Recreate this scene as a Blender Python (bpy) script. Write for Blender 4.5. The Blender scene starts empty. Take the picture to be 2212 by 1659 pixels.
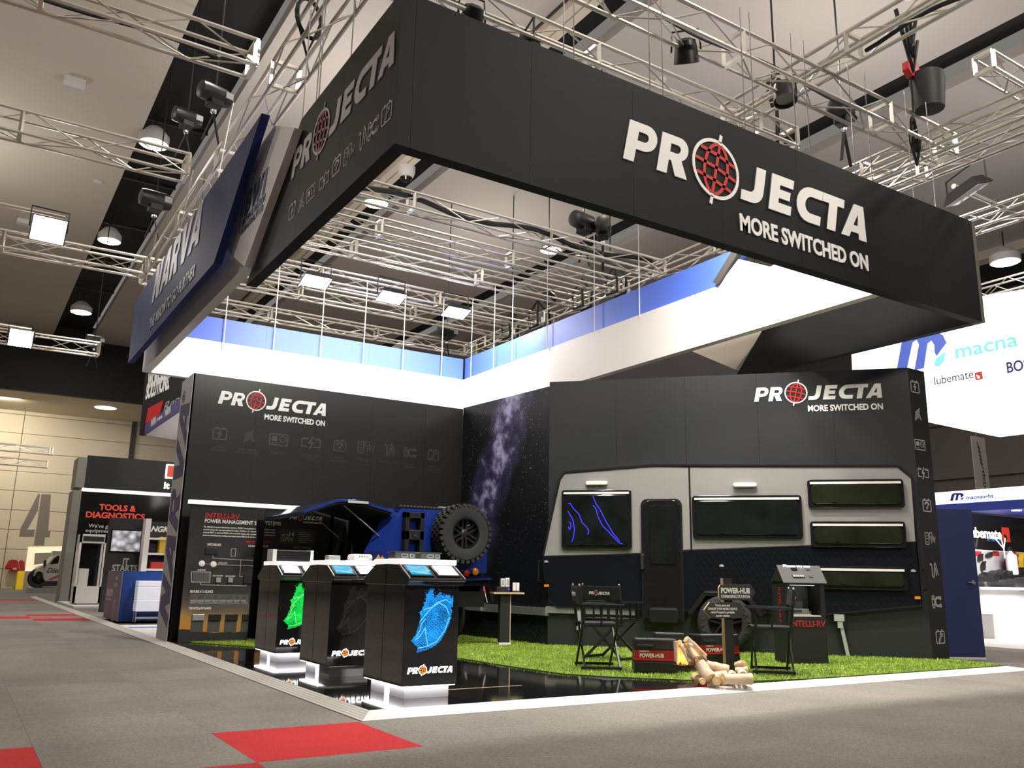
import bpy, bmesh, math, random
from mathutils import Matrix, Vector
rnd = random.Random(7)
SC = bpy.context.scene
COL = SC.collection
V = Vector
# ------------------------------------------------------------------ camera
FPX = 1861.287; CX, CY = 1106.0, 829.5
RR = ((0.8437290947781919, -0.5364754575307953, 0.017756635151307803),
      (0.1325102064618269, 0.1761175182545713, -0.9754094857788159),
      (0.5201559956476679, 0.8253342978641893, 0.2196839478906199))
CAMP = V((0, 0, 1.0))
cam = bpy.data.cameras.new('camera'); camo = bpy.data.objects.new('camera', cam); COL.objects.link(camo)
r_, d_, f_ = V(RR[0]), V(RR[1]), V(RR[2])
camo.matrix_world = Matrix(((r_.x, -d_.x, -f_.x, 0), (r_.y, -d_.y, -f_.y, 0), (r_.z, -d_.z, -f_.z, 1.0), (0, 0, 0, 1)))
cam.sensor_fit = 'HORIZONTAL'; cam.sensor_width = 36; cam.lens = FPX / 2212 * 36; cam.clip_end = 300
SC.camera = camo
# ------------------------------------------------------------------ world, exposure
w = bpy.data.worlds.new('hall_air'); SC.world = w; w.use_nodes = True
w.node_tree.nodes['Background'].inputs[0].default_value = (1, .95, .88, 1)
w.node_tree.nodes['Background'].inputs[1].default_value = .2
SC.view_settings.view_transform = 'Standard'; SC.view_settings.look = 'None'
SC.view_settings.gamma = 1; SC.view_settings.use_curve_mapping = False
SC.view_settings.exposure = 0.0
SC.cycles.adaptive_threshold = .03; SC.cycles.max_bounces = 5; SC.cycles.diffuse_bounces = 3; SC.cycles.glossy_bounces = 3; SC.cycles.transmission_bounces = 3; SC.cycles.caustics_reflective = False; SC.cycles.caustics_refractive = False
# ------------------------------------------------------------------ large lamps of the hall
def area(name, loc, tgt, power, size, col=(1, .93, .84), shape='DISK', sy=None, spread=180):
    l = bpy.data.lights.new(name, 'AREA'); l.energy = power; l.color = col; l.shape = shape; l.size = size
    if sy: l.size_y = sy
    l.spread = math.radians(spread)
    o = bpy.data.objects.new(name, l); COL.objects.link(o); o.location = loc
    o.rotation_euler = (V(tgt) - V(loc)).to_track_quat('-Z', 'Y').to_euler()
    return o
def point(name, loc, power, rad=.25, col=(1, .93, .84)):
    l = bpy.data.lights.new(name, 'POINT'); l.energy = power; l.color = col; l.shadow_soft_size = rad
    o = bpy.data.objects.new(name, l); COL.objects.link(o); o.location = loc; return o
# ------------------------------------------------------------------ pixel helpers (2212 x 1659 photograph) -> points on real planes
def ray(x, y):
    a, b = (x - CX) / FPX, (y - CY) / FPX
    return r_ * a + d_ * b + f_
def on(x, y, n, d):
    n = V(n); q = ray(x, y); return CAMP + q * ((d - n.dot(CAMP)) / n.dot(q))
def PX(x, y, X): return on(x, y, (1, 0, 0), X)
def PY(x, y, Y): return on(x, y, (0, 1, 0), Y)
def PZ(x, y, Z=.04): return on(x, y, (0, 0, 1), Z)
# ------------------------------------------------------------------ materials
MATS = {}
def mat(name, col, rough=.55, metal=0, var=.06, scale=30, bump=0, bscale=None, spec=.5, emit=0, ecol=None, coat=0, alpha=None, trans=0, ior=1.45):
    if name in MATS: return MATS[name]
    m = bpy.data.materials.new(name); m.use_nodes = True; t = m.node_tree; b = t.nodes['Principled BSDF']
    tc = t.nodes.new('ShaderNodeTexCoord'); nz = t.nodes.new('ShaderNodeTexNoise'); nz.inputs['Scale'].default_value = scale; nz.inputs['Detail'].default_value = 4
    t.links.new(tc.outputs['Object'], nz.inputs['Vector'])
    mx = t.nodes.new('ShaderNodeMix'); mx.data_type = 'RGBA'
    c = col
    mx.inputs[6].default_value = (*[max(0, k * (1 - var)) for k in c], 1); mx.inputs[7].default_value = (*[min(1, k * (1 + var)) for k in c], 1)
    t.links.new(nz.outputs['Fac'], mx.inputs[0]); t.links.new(mx.outputs[2], b.inputs['Base Color'])
    b.inputs['Roughness'].default_value = rough; b.inputs['Metallic'].default_value = metal
    b.inputs['Specular IOR Level'].default_value = spec; b.inputs['Coat Weight'].default_value = coat; b.inputs['Coat Roughness'].default_value = .05
    if emit: b.inputs['Emission Color'].default_value = (*(ecol or col), 1); b.inputs['Emission Strength'].default_value = emit
    if trans: b.inputs['Transmission Weight'].default_value = trans; b.inputs['IOR'].default_value = ior
    if bump:
        n2 = t.nodes.new('ShaderNodeTexNoise'); n2.inputs['Scale'].default_value = bscale or scale * 4; n2.inputs['Detail'].default_value = 3
        t.links.new(tc.outputs['Object'], n2.inputs['Vector'])
        bp = t.nodes.new('ShaderNodeBump'); bp.inputs['Strength'].default_value = bump; bp.inputs['Distance'].default_value = .01
        t.links.new(n2.outputs['Fac'], bp.inputs['Height']); t.links.new(bp.outputs['Normal'], b.inputs['Normal'])
    MATS[name] = m; return m
mat('charcoal', (.021, .021, .020), .5, spec=.3, var=.12, scale=3)
mat('black_matt', (.012, .012, .012), .6)
mat('black_gloss', (.012, .012, .013), .08, coat=.6, var=.02)
mat('kiosk_gloss', (.02, .02, .021), .08, coat=.35, var=.05)
mat('black_metal', (.014, .014, .015), .32, var=.1)
mat('white', (.82, .80, .78), .5, var=.02)
mat('white_vinyl', (.86, .85, .82), .45, var=.01)
mat('red_vinyl', (.55, .03, .03), .45, var=.03)
mat('dim_vinyl', (.062, .062, .060), .5, var=.05)
mat('grey_vinyl', (.42, .41, .40), .5, var=.03)
mat('aluminium', (.74, .70, .63), .34, metal=.75, var=.1, scale=12)
mat('galv', (.42, .42, .41), .4, metal=.7, var=.3, scale=9)
mat('steel', (.7, .7, .7), .22, metal=1, var=.05)
mat('navy', (.016, .026, .125), .6, spec=.15, var=.08, scale=4)
mat('blue_bright', (.07, .15, .66), .5, var=.06, scale=3)
mat('purple', (.095, .085, .20), .5, var=.05)
mat('lilac_white', (.62, .60, .62), .5, var=.03)
mat('ceiling_paint', (.66, .61, .53), .85, var=.05, scale=.6)
mat('ceiling_grey', (.60, .55, .51), .85, var=.05, scale=.6)
mat('soffit_black', (.010, .010, .011), .8, var=.2)
mat('beam_cream', (.78, .68, .56), .6, var=.03)
mat('dark_brown', (.05, .045, .042), .7)
mat('rubber', (.018, .018, .018), .75, bump=.3, bscale=60)
mat('glass_dark', (.010, .012, .012), .05, coat=.3, var=.9, scale=3)
mat('glass_olive', (.016, .019, .010), .07, coat=.3, var=.95, scale=2.2)
mat('wood', (.42, .27, .13), .55, var=.3, scale=14)
mat('ply', (.62, .46, .26), .6, var=.15, scale=30)
mat('orange', (.85, .25, .01), .3)
mat('red_lamp', (.4, .01, .01), .2, coat=.5)
mat('amber_lamp', (.8, .22, .01), .2, coat=.5)
mat('clear_lamp', (.5, .5, .5), .15, coat=.5)
mat('cream_wall', (.62, .55, .42), .7, var=.04, scale=.8)
mat('lamp_glow', (1, .98, .94), .4, emit=14, ecol=(1, .95, .86))
mat('lamp_hot', (1, 1, 1), .4, emit=40, ecol=(1, .97, .93))
mat('strip_glow', (1, 1, 1), .4, emit=6, ecol=(1, .93, .95))
mat('screen_white', (1, 1, 1), .3, emit=2.2, ecol=(1, 1, .97))
mat('lightbox', (1, 1, 1), .5, emit=1.35, ecol=(1, 1, 1))
mat('box_red', (.33, .012, .014), .4, var=.05)
mat('plastic_black', (.014, .014, .015), .38, var=.05)
# ------------------------------------------------------------------ mesh building
class MB:
    def __init__(s): s.v = []; s.f = []
    def add(s, vs, fs):
        o = len(s.v); s.v += [V(p) for p in vs]; s.f += [tuple(i + o for i in q) for q in fs]; return s
    def box(s, x0, x1, y0, y1, z0, z1):
        return s.add([(x0, y0, z0), (x1, y0, z0), (x1, y1, z0), (x0, y1, z0), (x0, y0, z1), (x1, y0, z1), (x1, y1, z1), (x0, y1, z1)],
                     [(3, 2, 1, 0), (4, 5, 6, 7), (0, 1, 5, 4), (1, 2, 6, 5), (2, 3, 7, 6), (3, 0, 4, 7)])
    def fbox(s, F, a0, a1, b0, b1, c0, c1):
        P = lambda a, b, c: F.p(a, b, c)
        return s.add([P(a0, b0, c0), P(a1, b0, c0), P(a1, b1, c0), P(a0, b1, c0), P(a0, b0, c1), P(a1, b0, c1), P(a1, b1, c1), P(a0, b1, c1)],
                     [(3, 2, 1, 0), (4, 5, 6, 7), (0, 1, 5, 4), (1, 2, 6, 5), (2, 3, 7, 6), (3, 0, 4, 7)])
    def prism(s, F, poly, c0, c1):
        n = len(poly); A = sum(poly[i][0] * poly[(i + 1) % n][1] - poly[(i + 1) % n][0] * poly[i][1] for i in range(n))
        if A < 0: poly = poly[::-1]
        vs = [F.p(a, b, c0) for a, b in poly] + [F.p(a, b, c1) for a, b in poly]
        fs = [tuple(range(n - 1, -1, -1)), tuple(range(n, 2 * n))] + [(i, (i + 1) % n, (i + 1) % n + n, i + n) for i in range(n)]
        return s.add(vs, fs)
    def hexa(s, p):  # 8 points, bottom ring then top ring
        return s.add(p, [(3, 2, 1, 0), (4, 5, 6, 7), (0, 1, 5, 4), (1, 2, 6, 5), (2, 3, 7, 6), (3, 0, 4, 7)])
    def tube(s, pts, r, seg=8, caps=True):
        pts = [V(p) for p in pts]; n = len(pts); rs = r if isinstance(r, (list, tuple)) else [r] * n
        t0 = (pts[1] - pts[0]).normalized(); a = t0.orthogonal().normalized(); vs = []
        for i, p in enumerate(pts):
            t = (pts[min(i + 1, n - 1)] - pts[max(i - 1, 0)]).normalized()
            a = (a - t * a.dot(t)).normalized(); b = t.cross(a)
            for k in range(seg):
                an = 2 * math.pi * k / seg; vs.append(p + (a * math.cos(an) + b * math.sin(an)) * rs[i])
        fs = []
        for i in range(n - 1):
            for k in range(seg):
                k2 = (k + 1) % seg; fs.append((i * seg + k, i * seg + k2, (i + 1) * seg + k2, (i + 1) * seg + k))
        if caps: fs += [tuple(range(seg - 1, -1, -1)), tuple((n - 1) * seg + k for k in range(seg))]
        return s.add(vs, fs)
    def bar(s, p0, p1, w, h, up=(0, 0, 1)):
        p0, p1 = V(p0), V(p1); t = (p1 - p0).normalized(); a = t.cross(V(up))
        if a.length < 1e-4: a = t.orthogonal()
        a = a.normalized() * w / 2; b = t.cross(a).normalized() * h / 2
        return s.hexa([p0 - a - b, p0 + a - b, p0 + a + b, p0 - a + b, p1 - a - b, p1 + a - b, p1 + a + b, p1 - a + b])
    def lathe(s, c, ax, prof, seg=24):  # prof: (radius, along)
        c = V(c); ax = V(ax).normalized(); a = ax.orthogonal().normalized(); b = ax.cross(a); vs = []; n = len(prof)
        for r, h in prof:
            for k in range(seg):
                an = 2 * math.pi * k / seg; vs.append(c + ax * h + (a * math.cos(an) + b * math.sin(an)) * r)
        fs = [(i * seg + k, i * seg + (k + 1) % seg, (i + 1) * seg + (k + 1) % seg, (i + 1) * seg + k) for i in range(n - 1) for k in range(seg)]
        if prof[0][0] > 1e-5: fs.append(tuple(range(seg - 1, -1, -1)))
        if prof[-1][0] > 1e-5: fs.append(tuple((n - 1) * seg + k for k in range(seg)))
        return s.add(vs, fs)
    def stroke(s, F, pts, wd, c0, c1, closed=False):  # flat ribbon polyline in a frame
        pts = [V((p[0], p[1])) for p in pts]; n = len(pts); L = []; R = []
        for i in range(n):
            if closed: a, b = pts[i - 1], pts[(i + 1) % n]
            else: a, b = pts[max(i - 1, 0)], pts[min(i + 1, n - 1)]
            t1 = (pts[i] - a); t2 = (b - pts[i])
            t1 = t1.normalized() if t1.length > 1e-9 else t2.normalized(); t2 = t2.normalized() if t2.length > 1e-9 else t1
            t = (t1 + t2); t = t.normalized() if t.length > 1e-6 else t1
            nn = V((-t.y, t.x)); k = min(1 / max(.35, nn.dot(V((-t1.y, t1.x)))), 2.2) * wd / 2
            L.append(pts[i] + nn * k); R.append(pts[i] - nn * k)
        vs = []
        for c in (c0, c1): vs += [F.p(p.x, p.y, c) for p in L] + [F.p(p.x, p.y, c) for p in R]
        fs = []; m = n if closed else n - 1
        for i in range(m):
            j = (i + 1) % n
            fs += [(n + i, n + j, j, i)[::-1], (2 * n + i, 3 * n + i, 3 * n + j, 2 * n + j)[::1], (i, j, 2 * n + j, 2 * n + i)[::-1], (n + i, n + j, 3 * n + j, 3 * n + i)]
        if not closed: fs += [(0, n, 3 * n, 2 * n), (n - 1, 2 * n - 1, 4 * n - 1, 3 * n - 1)[::-1]]
        return s.add(vs, fs)
    def mesh(s, name, parent=None):
        me = bpy.data.meshes.new(name); me.from_pydata([tuple(p) for p in s.v], [], s.f)
        bm = bmesh.new(); bm.from_mesh(me); bmesh.ops.recalc_face_normals(bm, faces=bm.faces); bm.to_mesh(me); bm.free(); return me
    def build(s, name, m, parent=None, world=True, smooth=False, bevel=0, seg=2):
        return place(name, s.mesh(name), m, parent, world, smooth, bevel, seg)
PMX = {}
def place(name, me, m, parent=None, world=True, smooth=False, bevel=0, seg=2):
    o = bpy.data.objects.new(name, me); COL.objects.link(o)
    me.materials.append(MATS[m] if isinstance(m, str) else m)
    if parent is not None:
        o.parent = parent
        if world and parent.name in PMX: me.transform(PMX[parent.name].inverted())
    if smooth:
        me.polygons.foreach_set('use_smooth', [True] * len(me.polygons)); me.set_sharp_from_angle(angle=math.radians(40)) if hasattr(me, 'set_sharp_from_angle') else None
    if bevel:
        b = o.modifiers.new('edge', 'BEVEL'); b.width = bevel; b.segments = seg; b.limit_method = 'ANGLE'; b.angle_limit = math.radians(40)
    return o
class Fr:  # a plane: o origin, u right, w up, n out of the surface
    def __init__(s, o, u, w=(0, 0, 1), n=None):
        s.o = V(o); s.u = V(u).normalized(); s.w = V(w).normalized(); s.n = V(n).normalized() if n else s.u.cross(s.w).normalized()
    def p(s, a, b, c=0): return s.o + s.u * a + s.w * b + s.n * c
    def at(s, x, y, c=0):  # pixel -> (a, b) on the plane
        q = on(x, y, s.n, s.n.dot(s.o + s.n * c)) - s.o; return (q.dot(s.u), q.dot(s.w))
    def sub(s, a, b, c=0): return Fr(s.p(a, b, c), s.u, s.w, s.n)
LABELS = set()
def tag(o, label=None, cat=None, group=None, kind=None):
    if label: o['label'] = label
    if cat: o['category'] = cat
    if group: o['group'] = group
    if kind: o['kind'] = kind
    return o
def thing(name, label, cat, loc=(0, 0, 0), rz=0, group=None):
    o = bpy.data.objects.new(name, None); COL.objects.link(o); o.empty_display_size = .2
    o.location = loc; o.rotation_euler = (0, 0, rz)
    PMX[o.name] = Matrix.Translation(V(loc)) @ Matrix.Rotation(rz, 4, 'Z')
    return tag(o, label, cat, group)
def struct(o, label=None):
    o['kind'] = 'structure'
    if label: o['label'] = label
    return o
def dup(root, loc, rz, label):
    r = root.copy(); COL.objects.link(r); r.location = loc; r.rotation_euler = (0, 0, rz); r['label'] = label
    for ch in list(root.children):
        c = ch.copy(); COL.objects.link(c); c.parent = r
        for g in ch.children:
            d = g.copy(); COL.objects.link(d); d.parent = c
    return r
# ------------------------------------------------------------------ 2-D shapes, letters
def arc(cx, cy, r, a0, a1, n=10, ry=None):
    return [(cx + r * math.cos(math.radians(a0 + (a1 - a0) * i / n)), cy + (ry or r) * math.sin(math.radians(a0 + (a1 - a0) * i / n))) for i in range(n + 1)]
def shape(name, loops, F, m, parent, c0=0.0, t=.004):
    """filled 2-D outline(s) with holes, laid on a frame"""
    cu = bpy.data.curves.new(name, 'CURVE'); cu.dimensions = '2D'; cu.fill_mode = 'BOTH'; cu.extrude = t / 2
    for lp in loops:
        sp = cu.splines.new('POLY'); sp.points.add(len(lp) - 1); sp.use_cyclic_u = True
        for i, p in enumerate(lp): sp.points[i].co = (p[0], p[1], 0, 1)
    return _flat(name, cu, F, m, parent, c0 + t / 2)
def _flat(name, cu, F, m, parent, c, sx=1):
    ob = bpy.data.objects.new('tmp', cu); me = bpy.data.meshes.new_from_object(ob); me.name = name
    bpy.data.objects.remove(ob); bpy.data.curves.remove(cu)
    me.transform(Matrix(((F.u.x * sx, F.w.x, F.n.x, 0), (F.u.y * sx, F.w.y, F.n.y, 0), (F.u.z * sx, F.w.z, F.n.z, 0), (0, 0, 0, 1))))
    me.transform(Matrix.Translation(F.o + F.n * c)); me.materials.clear()
    return place(name, me, m, parent)
def text(s, F, a, b, h, m, parent, width=None, bold=.0, shear=0, align='LEFT', name='lettering', t=.003, c=.001, space=1, line=1):
    """built-in font; h = capital height; width = fit to this width"""
    cu = bpy.data.curves.new('t', 'FONT'); cu.body = s; cu.size = h / .729; cu.offset = bold * h; cu.shear = shear; cu.align_x = align
    cu.extrude = t / 2; cu.resolution_u = 3; cu.space_character = space; cu.space_line = line
    sx = 1
    if width:
        ob = bpy.data.objects.new('tmp', cu); me = bpy.data.meshes.new_from_object(ob); xs = [v.co.x for v in me.vertices]
        bpy.data.objects.remove(ob); sx = width / max(1e-6, max(xs) - min(xs)); bpy.data.meshes.remove(me)
    return _flat(name, cu, F.sub(a, b), m, parent, c + t / 2, sx)
SH = .22
def _P(x): return [[(x, 0), (x + .30, 0), (x + .30, .33)] + arc(x + .52, .665, .335, -90, 90) + [(x, 1)], [(x + .30, .55), (x + .30, .78)] + arc(x + .49, .665, .115, 90, -90)]
def _R(x): return [[(x, 0), (x + .30, 0), (x + .30, .36), (x + .37, .36), (x + .55, 0), (x + .92, 0), (x + .68, .42)] + arc(x + .53, .69, .31, -45, 90) + [(x, 1)], [(x + .30, .57), (x + .30, .79)] + arc(x + .50, .68, .11, 90, -90)]
def _J(x): return [[(x + .42, 1), (x + .74, 1)] + [(x + .74, .34)] + arc(x + .40, .34, .34, 0, -90) + [(x + .0, .0), (x + .0, .27), (x + .27, .27)] + arc(x + .27, .42, .15, -90, 0) ]
def _E(x): return [[(x, 0), (x + .80, 0), (x + .80, .25), (x + .32, .25), (x + .32, .385), (x + .72, .385), (x + .72, .625), (x + .32, .625), (x + .32, .75), (x + .80, .75), (x + .80, 1), (x, 1)]]
def _C(x): return [[(x + .95, .0), (x + .95, .26), (x + .56, .26)] + arc(x + .56, .5, .24, 270, 90) + [(x + .95, .74), (x + .95, 1), (x + .5, 1)] + arc(x + .5, .5, .5, 90, 270)]
def _T(x): return [[(x + .26, 0), (x + .60, 0), (x + .60, .75), (x + .86, .75), (x + .86, 1), (x, 1), (x, .75), (x + .26, .75)]]
def _A(x): return [[(x, 0), (x + .33, 0), (x + .39, .17), (x + .70, .17), (x + .74, 0), (x + 1.06, 0), (x + .80, 1), (x + .42, 1)], [(x + .46, .38), (x + .66, .38), (x + .60, .72)]]
def _N(x): return [[(x, 0), (x + .28, 0), (x + .28, .52), (x + .56, 0), (x + .9, 0), (x + .9, 1), (x + .62, 1), (x + .62, .48), (x + .34, 1), (x, 1)]]
def _V(x): return [[(x + .36, 0), (x + .70, 0), (x + 1.06, 1), (x + .73, 1), (x + .53, .38), (x + .33, 1), (x, 1)]]
def _B(x): return [[(x, 0), (x + .5, 0)] + arc(x + .54, .275, .275, -90, 60) + arc(x + .52, .755, .245, -40, 90) + [(x, 1)], [(x + .3, .2), (x + .3, .41)] + arc(x + .48, .305, .1, 90, -90), [(x + .3, .62), (x + .3, .8)] + arc(x + .47, .71, .09, 90, -90)]
def _W(x): return [[(x + .24, 0), (x + .58, 0), (x + .70, .5), (x + .82, 0), (x + 1.16, 0), (x + 1.42, 1), (x + 1.12, 1), (x + .98, .42), (x + .84, 1), (x + .56, 1), (x + .42, .42), (x + .28, 1), (x, 1)]]
def _I(x): return [[(x, 0), (x + .32, 0), (x + .32, 1), (x, 1)]]
def shp(l, k, sh=SH): return [[(x + sh * y) * k, y * k][:] for x, y in l]
def word(loops, F, a, b, k, m, parent, sh=SH, name='lettering', t=.004, c=.001):
    if k > .13:                                   # large marks: every letter a part of its own
        gl = []
        for lp in loops:
            x0, x1, y0, y1 = min(p[0] for p in lp), max(p[0] for p in lp), min(p[1] for p in lp), max(p[1] for p in lp)
            if gl and x0 > gl[-1][1][0] and x1 < gl[-1][1][1] and y0 > -.01 and y1 < 1.01 and (y0 > .05 or y1 < .95): gl[-1][0].append(lp)
            else: gl.append(([lp], (x0, x1)))
        for g, _ in gl: o = shape('letter', [[((x + sh * y) * k, y * k) for x, y in lp] for lp in g], F.sub(a, b), m, parent, c, t)
        return o
    return shape(name, [[((x + sh * y) * k, y * k) for x, y in lp] for lp in loops], F.sub(a, b), m, parent, c, t)
def globe_grid(mb, F, r, wd, c0, c1, tilt):
    ca, sa = math.cos(tilt), math.sin(tilt)
    R = lambda p: (p[0] * ca - p[1] * sa, p[0] * sa + p[1] * ca)
    mb.stroke(F, [R((0, -r)), R((0, r))], wd, c0, c1)
    for k in (.55,):
        for s in (-1, 1): mb.stroke(F, [R((s * k * r * math.cos(math.radians(t)), r * math.sin(math.radians(t)))) for t in range(-84, 85, 12)], wd, c0, c1)
    for h in (-.52, 0, .52):
        x = r * math.sqrt(1 - h * h); mb.stroke(F, [R((-x, h * r)), R((0, h * r + r * .06)), R((x, h * r))], wd, c0, c1)
def projecta(F, a, b, k, parent, tag_line=True, mw='white_vinyl', mr='red_vinyl', t=.006, ring='white_vinyl'):
    """the brand mark: capital height k, lower left corner (a, b)"""
    L = _P(0) + _R(.96) + _J(3.62) + _E(4.59) + _C(5.56) + _T(6.52) + _A(7.36)
    word(L, F, a, b, k, mw, parent, t=t)
    G = F.sub(a + 2.84 * k, b + .55 * k)
    mb = MB(); mb.stroke(G, [((.725 * k) * math.cos(2 * math.pi * i / 40), (.725 * k) * math.sin(2 * math.pi * i / 40)) for i in range(40)], .085 * k, .001, t, True)
    for s in (-1, 1): mb.stroke(G, [(s * .16 * k, s * .72 * k), (s * .215 * k, s * .93 * k)], .09 * k, .001, t)
    mb.build('globe_ring', ring, parent)
    mb = MB(); globe_grid(mb, G, .665 * k, .085 * k, .001, t, -.23); mb.build('globe_grid', mr, parent)
    if tag_line: text('MORE SWITCHED ON', F, a + 3.55 * k, b - .80 * k, .43 * k, mw, parent, width=4.85 * k, bold=.045, name='tagline', t=t)
# ---- product icons (unit box, drawn with strokes)
def rrect(x0, x1, y0, y1, r): return arc(x1 - r, y0 + r, r, -90, 0, 3) + arc(x1 - r, y1 - r, r, 0, 90, 3) + arc(x0 + r, y1 - r, r, 90, 180, 3) + arc(x0 + r, y0 + r, r, 180, 270, 3)
def icon(kind, F, a, b, k, m, parent, c1=.004):
    mb = MB(); G = F.sub(a, b); S = lambda p, closed=False, wd=.085: mb.stroke(G, [(x * k, y * k) for x, y in p], wd * k, .0008, c1, closed)
    def batt(x=0, s=1, open_side=0):
        if open_side == 0: S(rrect(x - .5 * s, x + .5 * s, -.42 * s, .38 * s, .1 * s), True)
        for q in (-.25, .25): S([(x + q * s - .07, .46 * s), (x + q * s + .07, .46 * s)], wd=.1)
    bolt = [(.06, .26), (-.12, -.02), (.10, .02), (-.06, -.28)]
    if kind == 0: batt(); S(bolt, wd=.1)
    elif kind == 1:
        S([(-.28, -.42), (.22, -.1), (.34, .5), (-.16, .2)], True, .07)
        for q in (.33, .66): S([(-.28 + .5 * q, -.42 + .32 * q), (-.16 + .5 * q, .2 + .3 * q)], wd=.05); S([(-.28 + .12 * q, -.42 + .62 * q), (.22 + .12 * q, -.1 + .6 * q)], wd=.05)
        S([(.26, .1), (.5, -.35), (.2, -.2)], wd=.06)
    elif kind == 2:
        S(rrect(-.72, .72, -.42, .42, .08), True); mb.fbox(G, -.55 * k, -.1 * k, -.1 * k, .25 * k, .0008, c1)
        S(arc(.32, .06, .24, 0, 345, 14), True, .06); S([(.24, .1), (.24, .0)], wd=.06); S([(.4, .1), (.4, .0)], wd=.06)
        for q in (-.5, -.32, -.14): S([(q, -.26), (q + .07, -.26)], wd=.07)
    elif kind == 3:
        S([(-.18, .3), (-.75, .3), (-.75, -.32), (-.28, -.32)], wd=.08); S([(.28, .3), (.75, .3), (.75, -.32), (.18, -.32)], wd=.08)
        for q in (-.6, -.36, .36, .6): S([(q - .06, .38), (q + .06, .38)], wd=.09)
        S([(.14, .5), (-.14, .0), (.14, .0), (-.12, -.5)], wd=.12)
    elif kind == 4:
        batt(); S(arc(0, -.05, .28, 20, 160, 8), wd=.13); S([(.18, .1), (-.02, -.2)], wd=.09); S(arc(-.02, -.2, .06, 0, 350, 6), True, .06)
    elif kind == 5:
        S(rrect(-.65, -.15, -.5, .45, .06), True, .07)
        for q in range(3): S([(-.5, .2 - q * .25), (-.3, .2 - q * .25)], wd=.07)
        S([(-.1, -.1), (-.02, .3)] + arc(.2, .3, .2, 180, 0, 6) + [(.42, -.3), (.55, .1), (.68, -.35), (.8, .2)], wd=.07); S([(.1, .2), (.2, -.4), (.3, .2)], wd=.06)
    elif kind == 6:
        S([(-.45, .35), (-.35, .45), (-.22, .35), (-.25, -.4), (-.12, -.5), (.02, -.3), (.12, .4), (.2, .5), (.28, .4), (.5, -.35)], wd=.09); S([(.16, .1), (.26, .1)], wd=.08); S([(.2, .2), (.28, -.4)], wd=.08)
    elif kind == 7:
        S(rrect(-.6, -.3, -.42, .42, .14), True, .08); S(arc(-.45, .2, .06, 0, 350, 6), True, .05); S(arc(-.45, -.2, .06, 0, 350, 6), True, .05)
        S([(-.3, 0), (-.2, 0)], wd=.16); S(arc(.1, 0, .3, 50, 310, 12), wd=.15)
        for y in (-.34, -.2, .2, .34): S([(.28, y), (.55, y)], wd=.1)
        S([(.4, -.34), (.4, -.12)], wd=.09); S([(.4, .34), (.4, .12)], wd=.09)
    elif kind == 8:
        batt(); S([(-.22, -.3), (-.1, -.34), (.12, .04), (.26, .06), (.3, .22), (.18, .14), (.08, .2), (.12, .32), (-.02, .22), (.0, .08)], True, .055)
    return mb.build('icon', m, parent)
# ================================================================== THE HALL
# ---- lamps
HALL = [(3.3, 4), (3.3, 13), (3.05, 22.7), (3.1, 30.9), (3.2, 40.5), (9.5, 2), (9.6, 11.5), (9.6, 21), (9.6, 31), (16.9, 3), (16.9, 12), (16.9, 22), (-4.5, 9), (-4.5, 20), (-4.5, 32)]
for i, (x, y) in enumerate(HALL): area('hall_lamp_light', (x, y, 11.62), (x, y, 0), {(3.3, 4): 110, (9.5, 2): 340, (16.9, 3): 300}.get((x, y), 190 if x > -3 else 210), .8)
for i, (x, y, p) in enumerate(((-2.8, 11, 210), (-3, 25, 190), (6.4, 16.5, 150), (6.4, 6, 150), (13.4, 9, 130), (13.2, 22, 120), (20, 8, 70))):
    area('ceiling_fill_light', (x, y, 8.0), (x, y, 12), p, 2.0)  # added upward fill that brightens the ceiling; no fixture holds it
area('front_fill_light', (7.5, -6, 9.6), (7, 6, 4.6), 400, 1.2, spread=120)  # added unseen fill behind the camera, brightening the front banner
area('wall_wash_light', (1, 48.6, 9.4), (1, 52, 4.5), 1300, 1.6, (1, .90, .72))
# ---- carpet
def carpet(name, col, red=False):
    m = bpy.data.materials.new(name); m.use_nodes = True; t = m.node_tree; b = t.nodes['Principled BSDF']; b.inputs['Roughness'].default_value = .95; b.inputs['Specular IOR Level'].default_value = .15
    g = t.nodes.new('ShaderNodeNewGeometry'); n1 = t.nodes.new('ShaderNodeTexNoise'); n1.inputs['Scale'].default_value = 140; n1.inputs['Detail'].default_value = 6
    mp = t.nodes.new('ShaderNodeMapping'); mp.inputs['Scale'].default_value = (.55, 1, 1); t.links.new(g.outputs['Position'], mp.inputs[0]); t.links.new(mp.outputs[0], n1.inputs['Vector'])
    n2 = t.nodes.new('ShaderNodeTexNoise'); n2.inputs['Scale'].default_value = 1.3; t.links.new(g.outputs['Position'], n2.inputs['Vector'])
    r = t.nodes.new('ShaderNodeValToRGB'); r.color_ramp.elements[0].position = .32; r.color_ramp.elements[1].position = .68
    k = .16 if red else .30
    r.color_ramp.elements[0].color = (*[c * (1 - k) for c in col], 1); r.color_ramp.elements[1].color = (*[c * (1 + k) for c in col], 1); t.links.new(n1.outputs['Fac'], r.inputs[0])
    mx = t.nodes.new('ShaderNodeMix'); mx.data_type = 'RGBA'; mx.blend_type = 'MULTIPLY'; mx.inputs[0].default_value = .35
    t.links.new(r.outputs[0], mx.inputs[6]); t.links.new(n2.outputs['Fac'], mx.inputs[7]); t.links.new(mx.outputs[2], b.inputs['Base Color'])
    bp = t.nodes.new('ShaderNodeBump'); bp.inputs['Strength'].default_value = .35; bp.inputs['Distance'].default_value = .004; t.links.new(n1.outputs['Fac'], bp.inputs['Height']); t.links.new(bp.outputs[0], b.inputs['Normal'])
    MATS[name] = m
for i, k in enumerate((1.0, .92, 1.06, .96)): carpet('carpet_grey%d' % i, (.272 * k, .252 * k, .228 * k))
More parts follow.
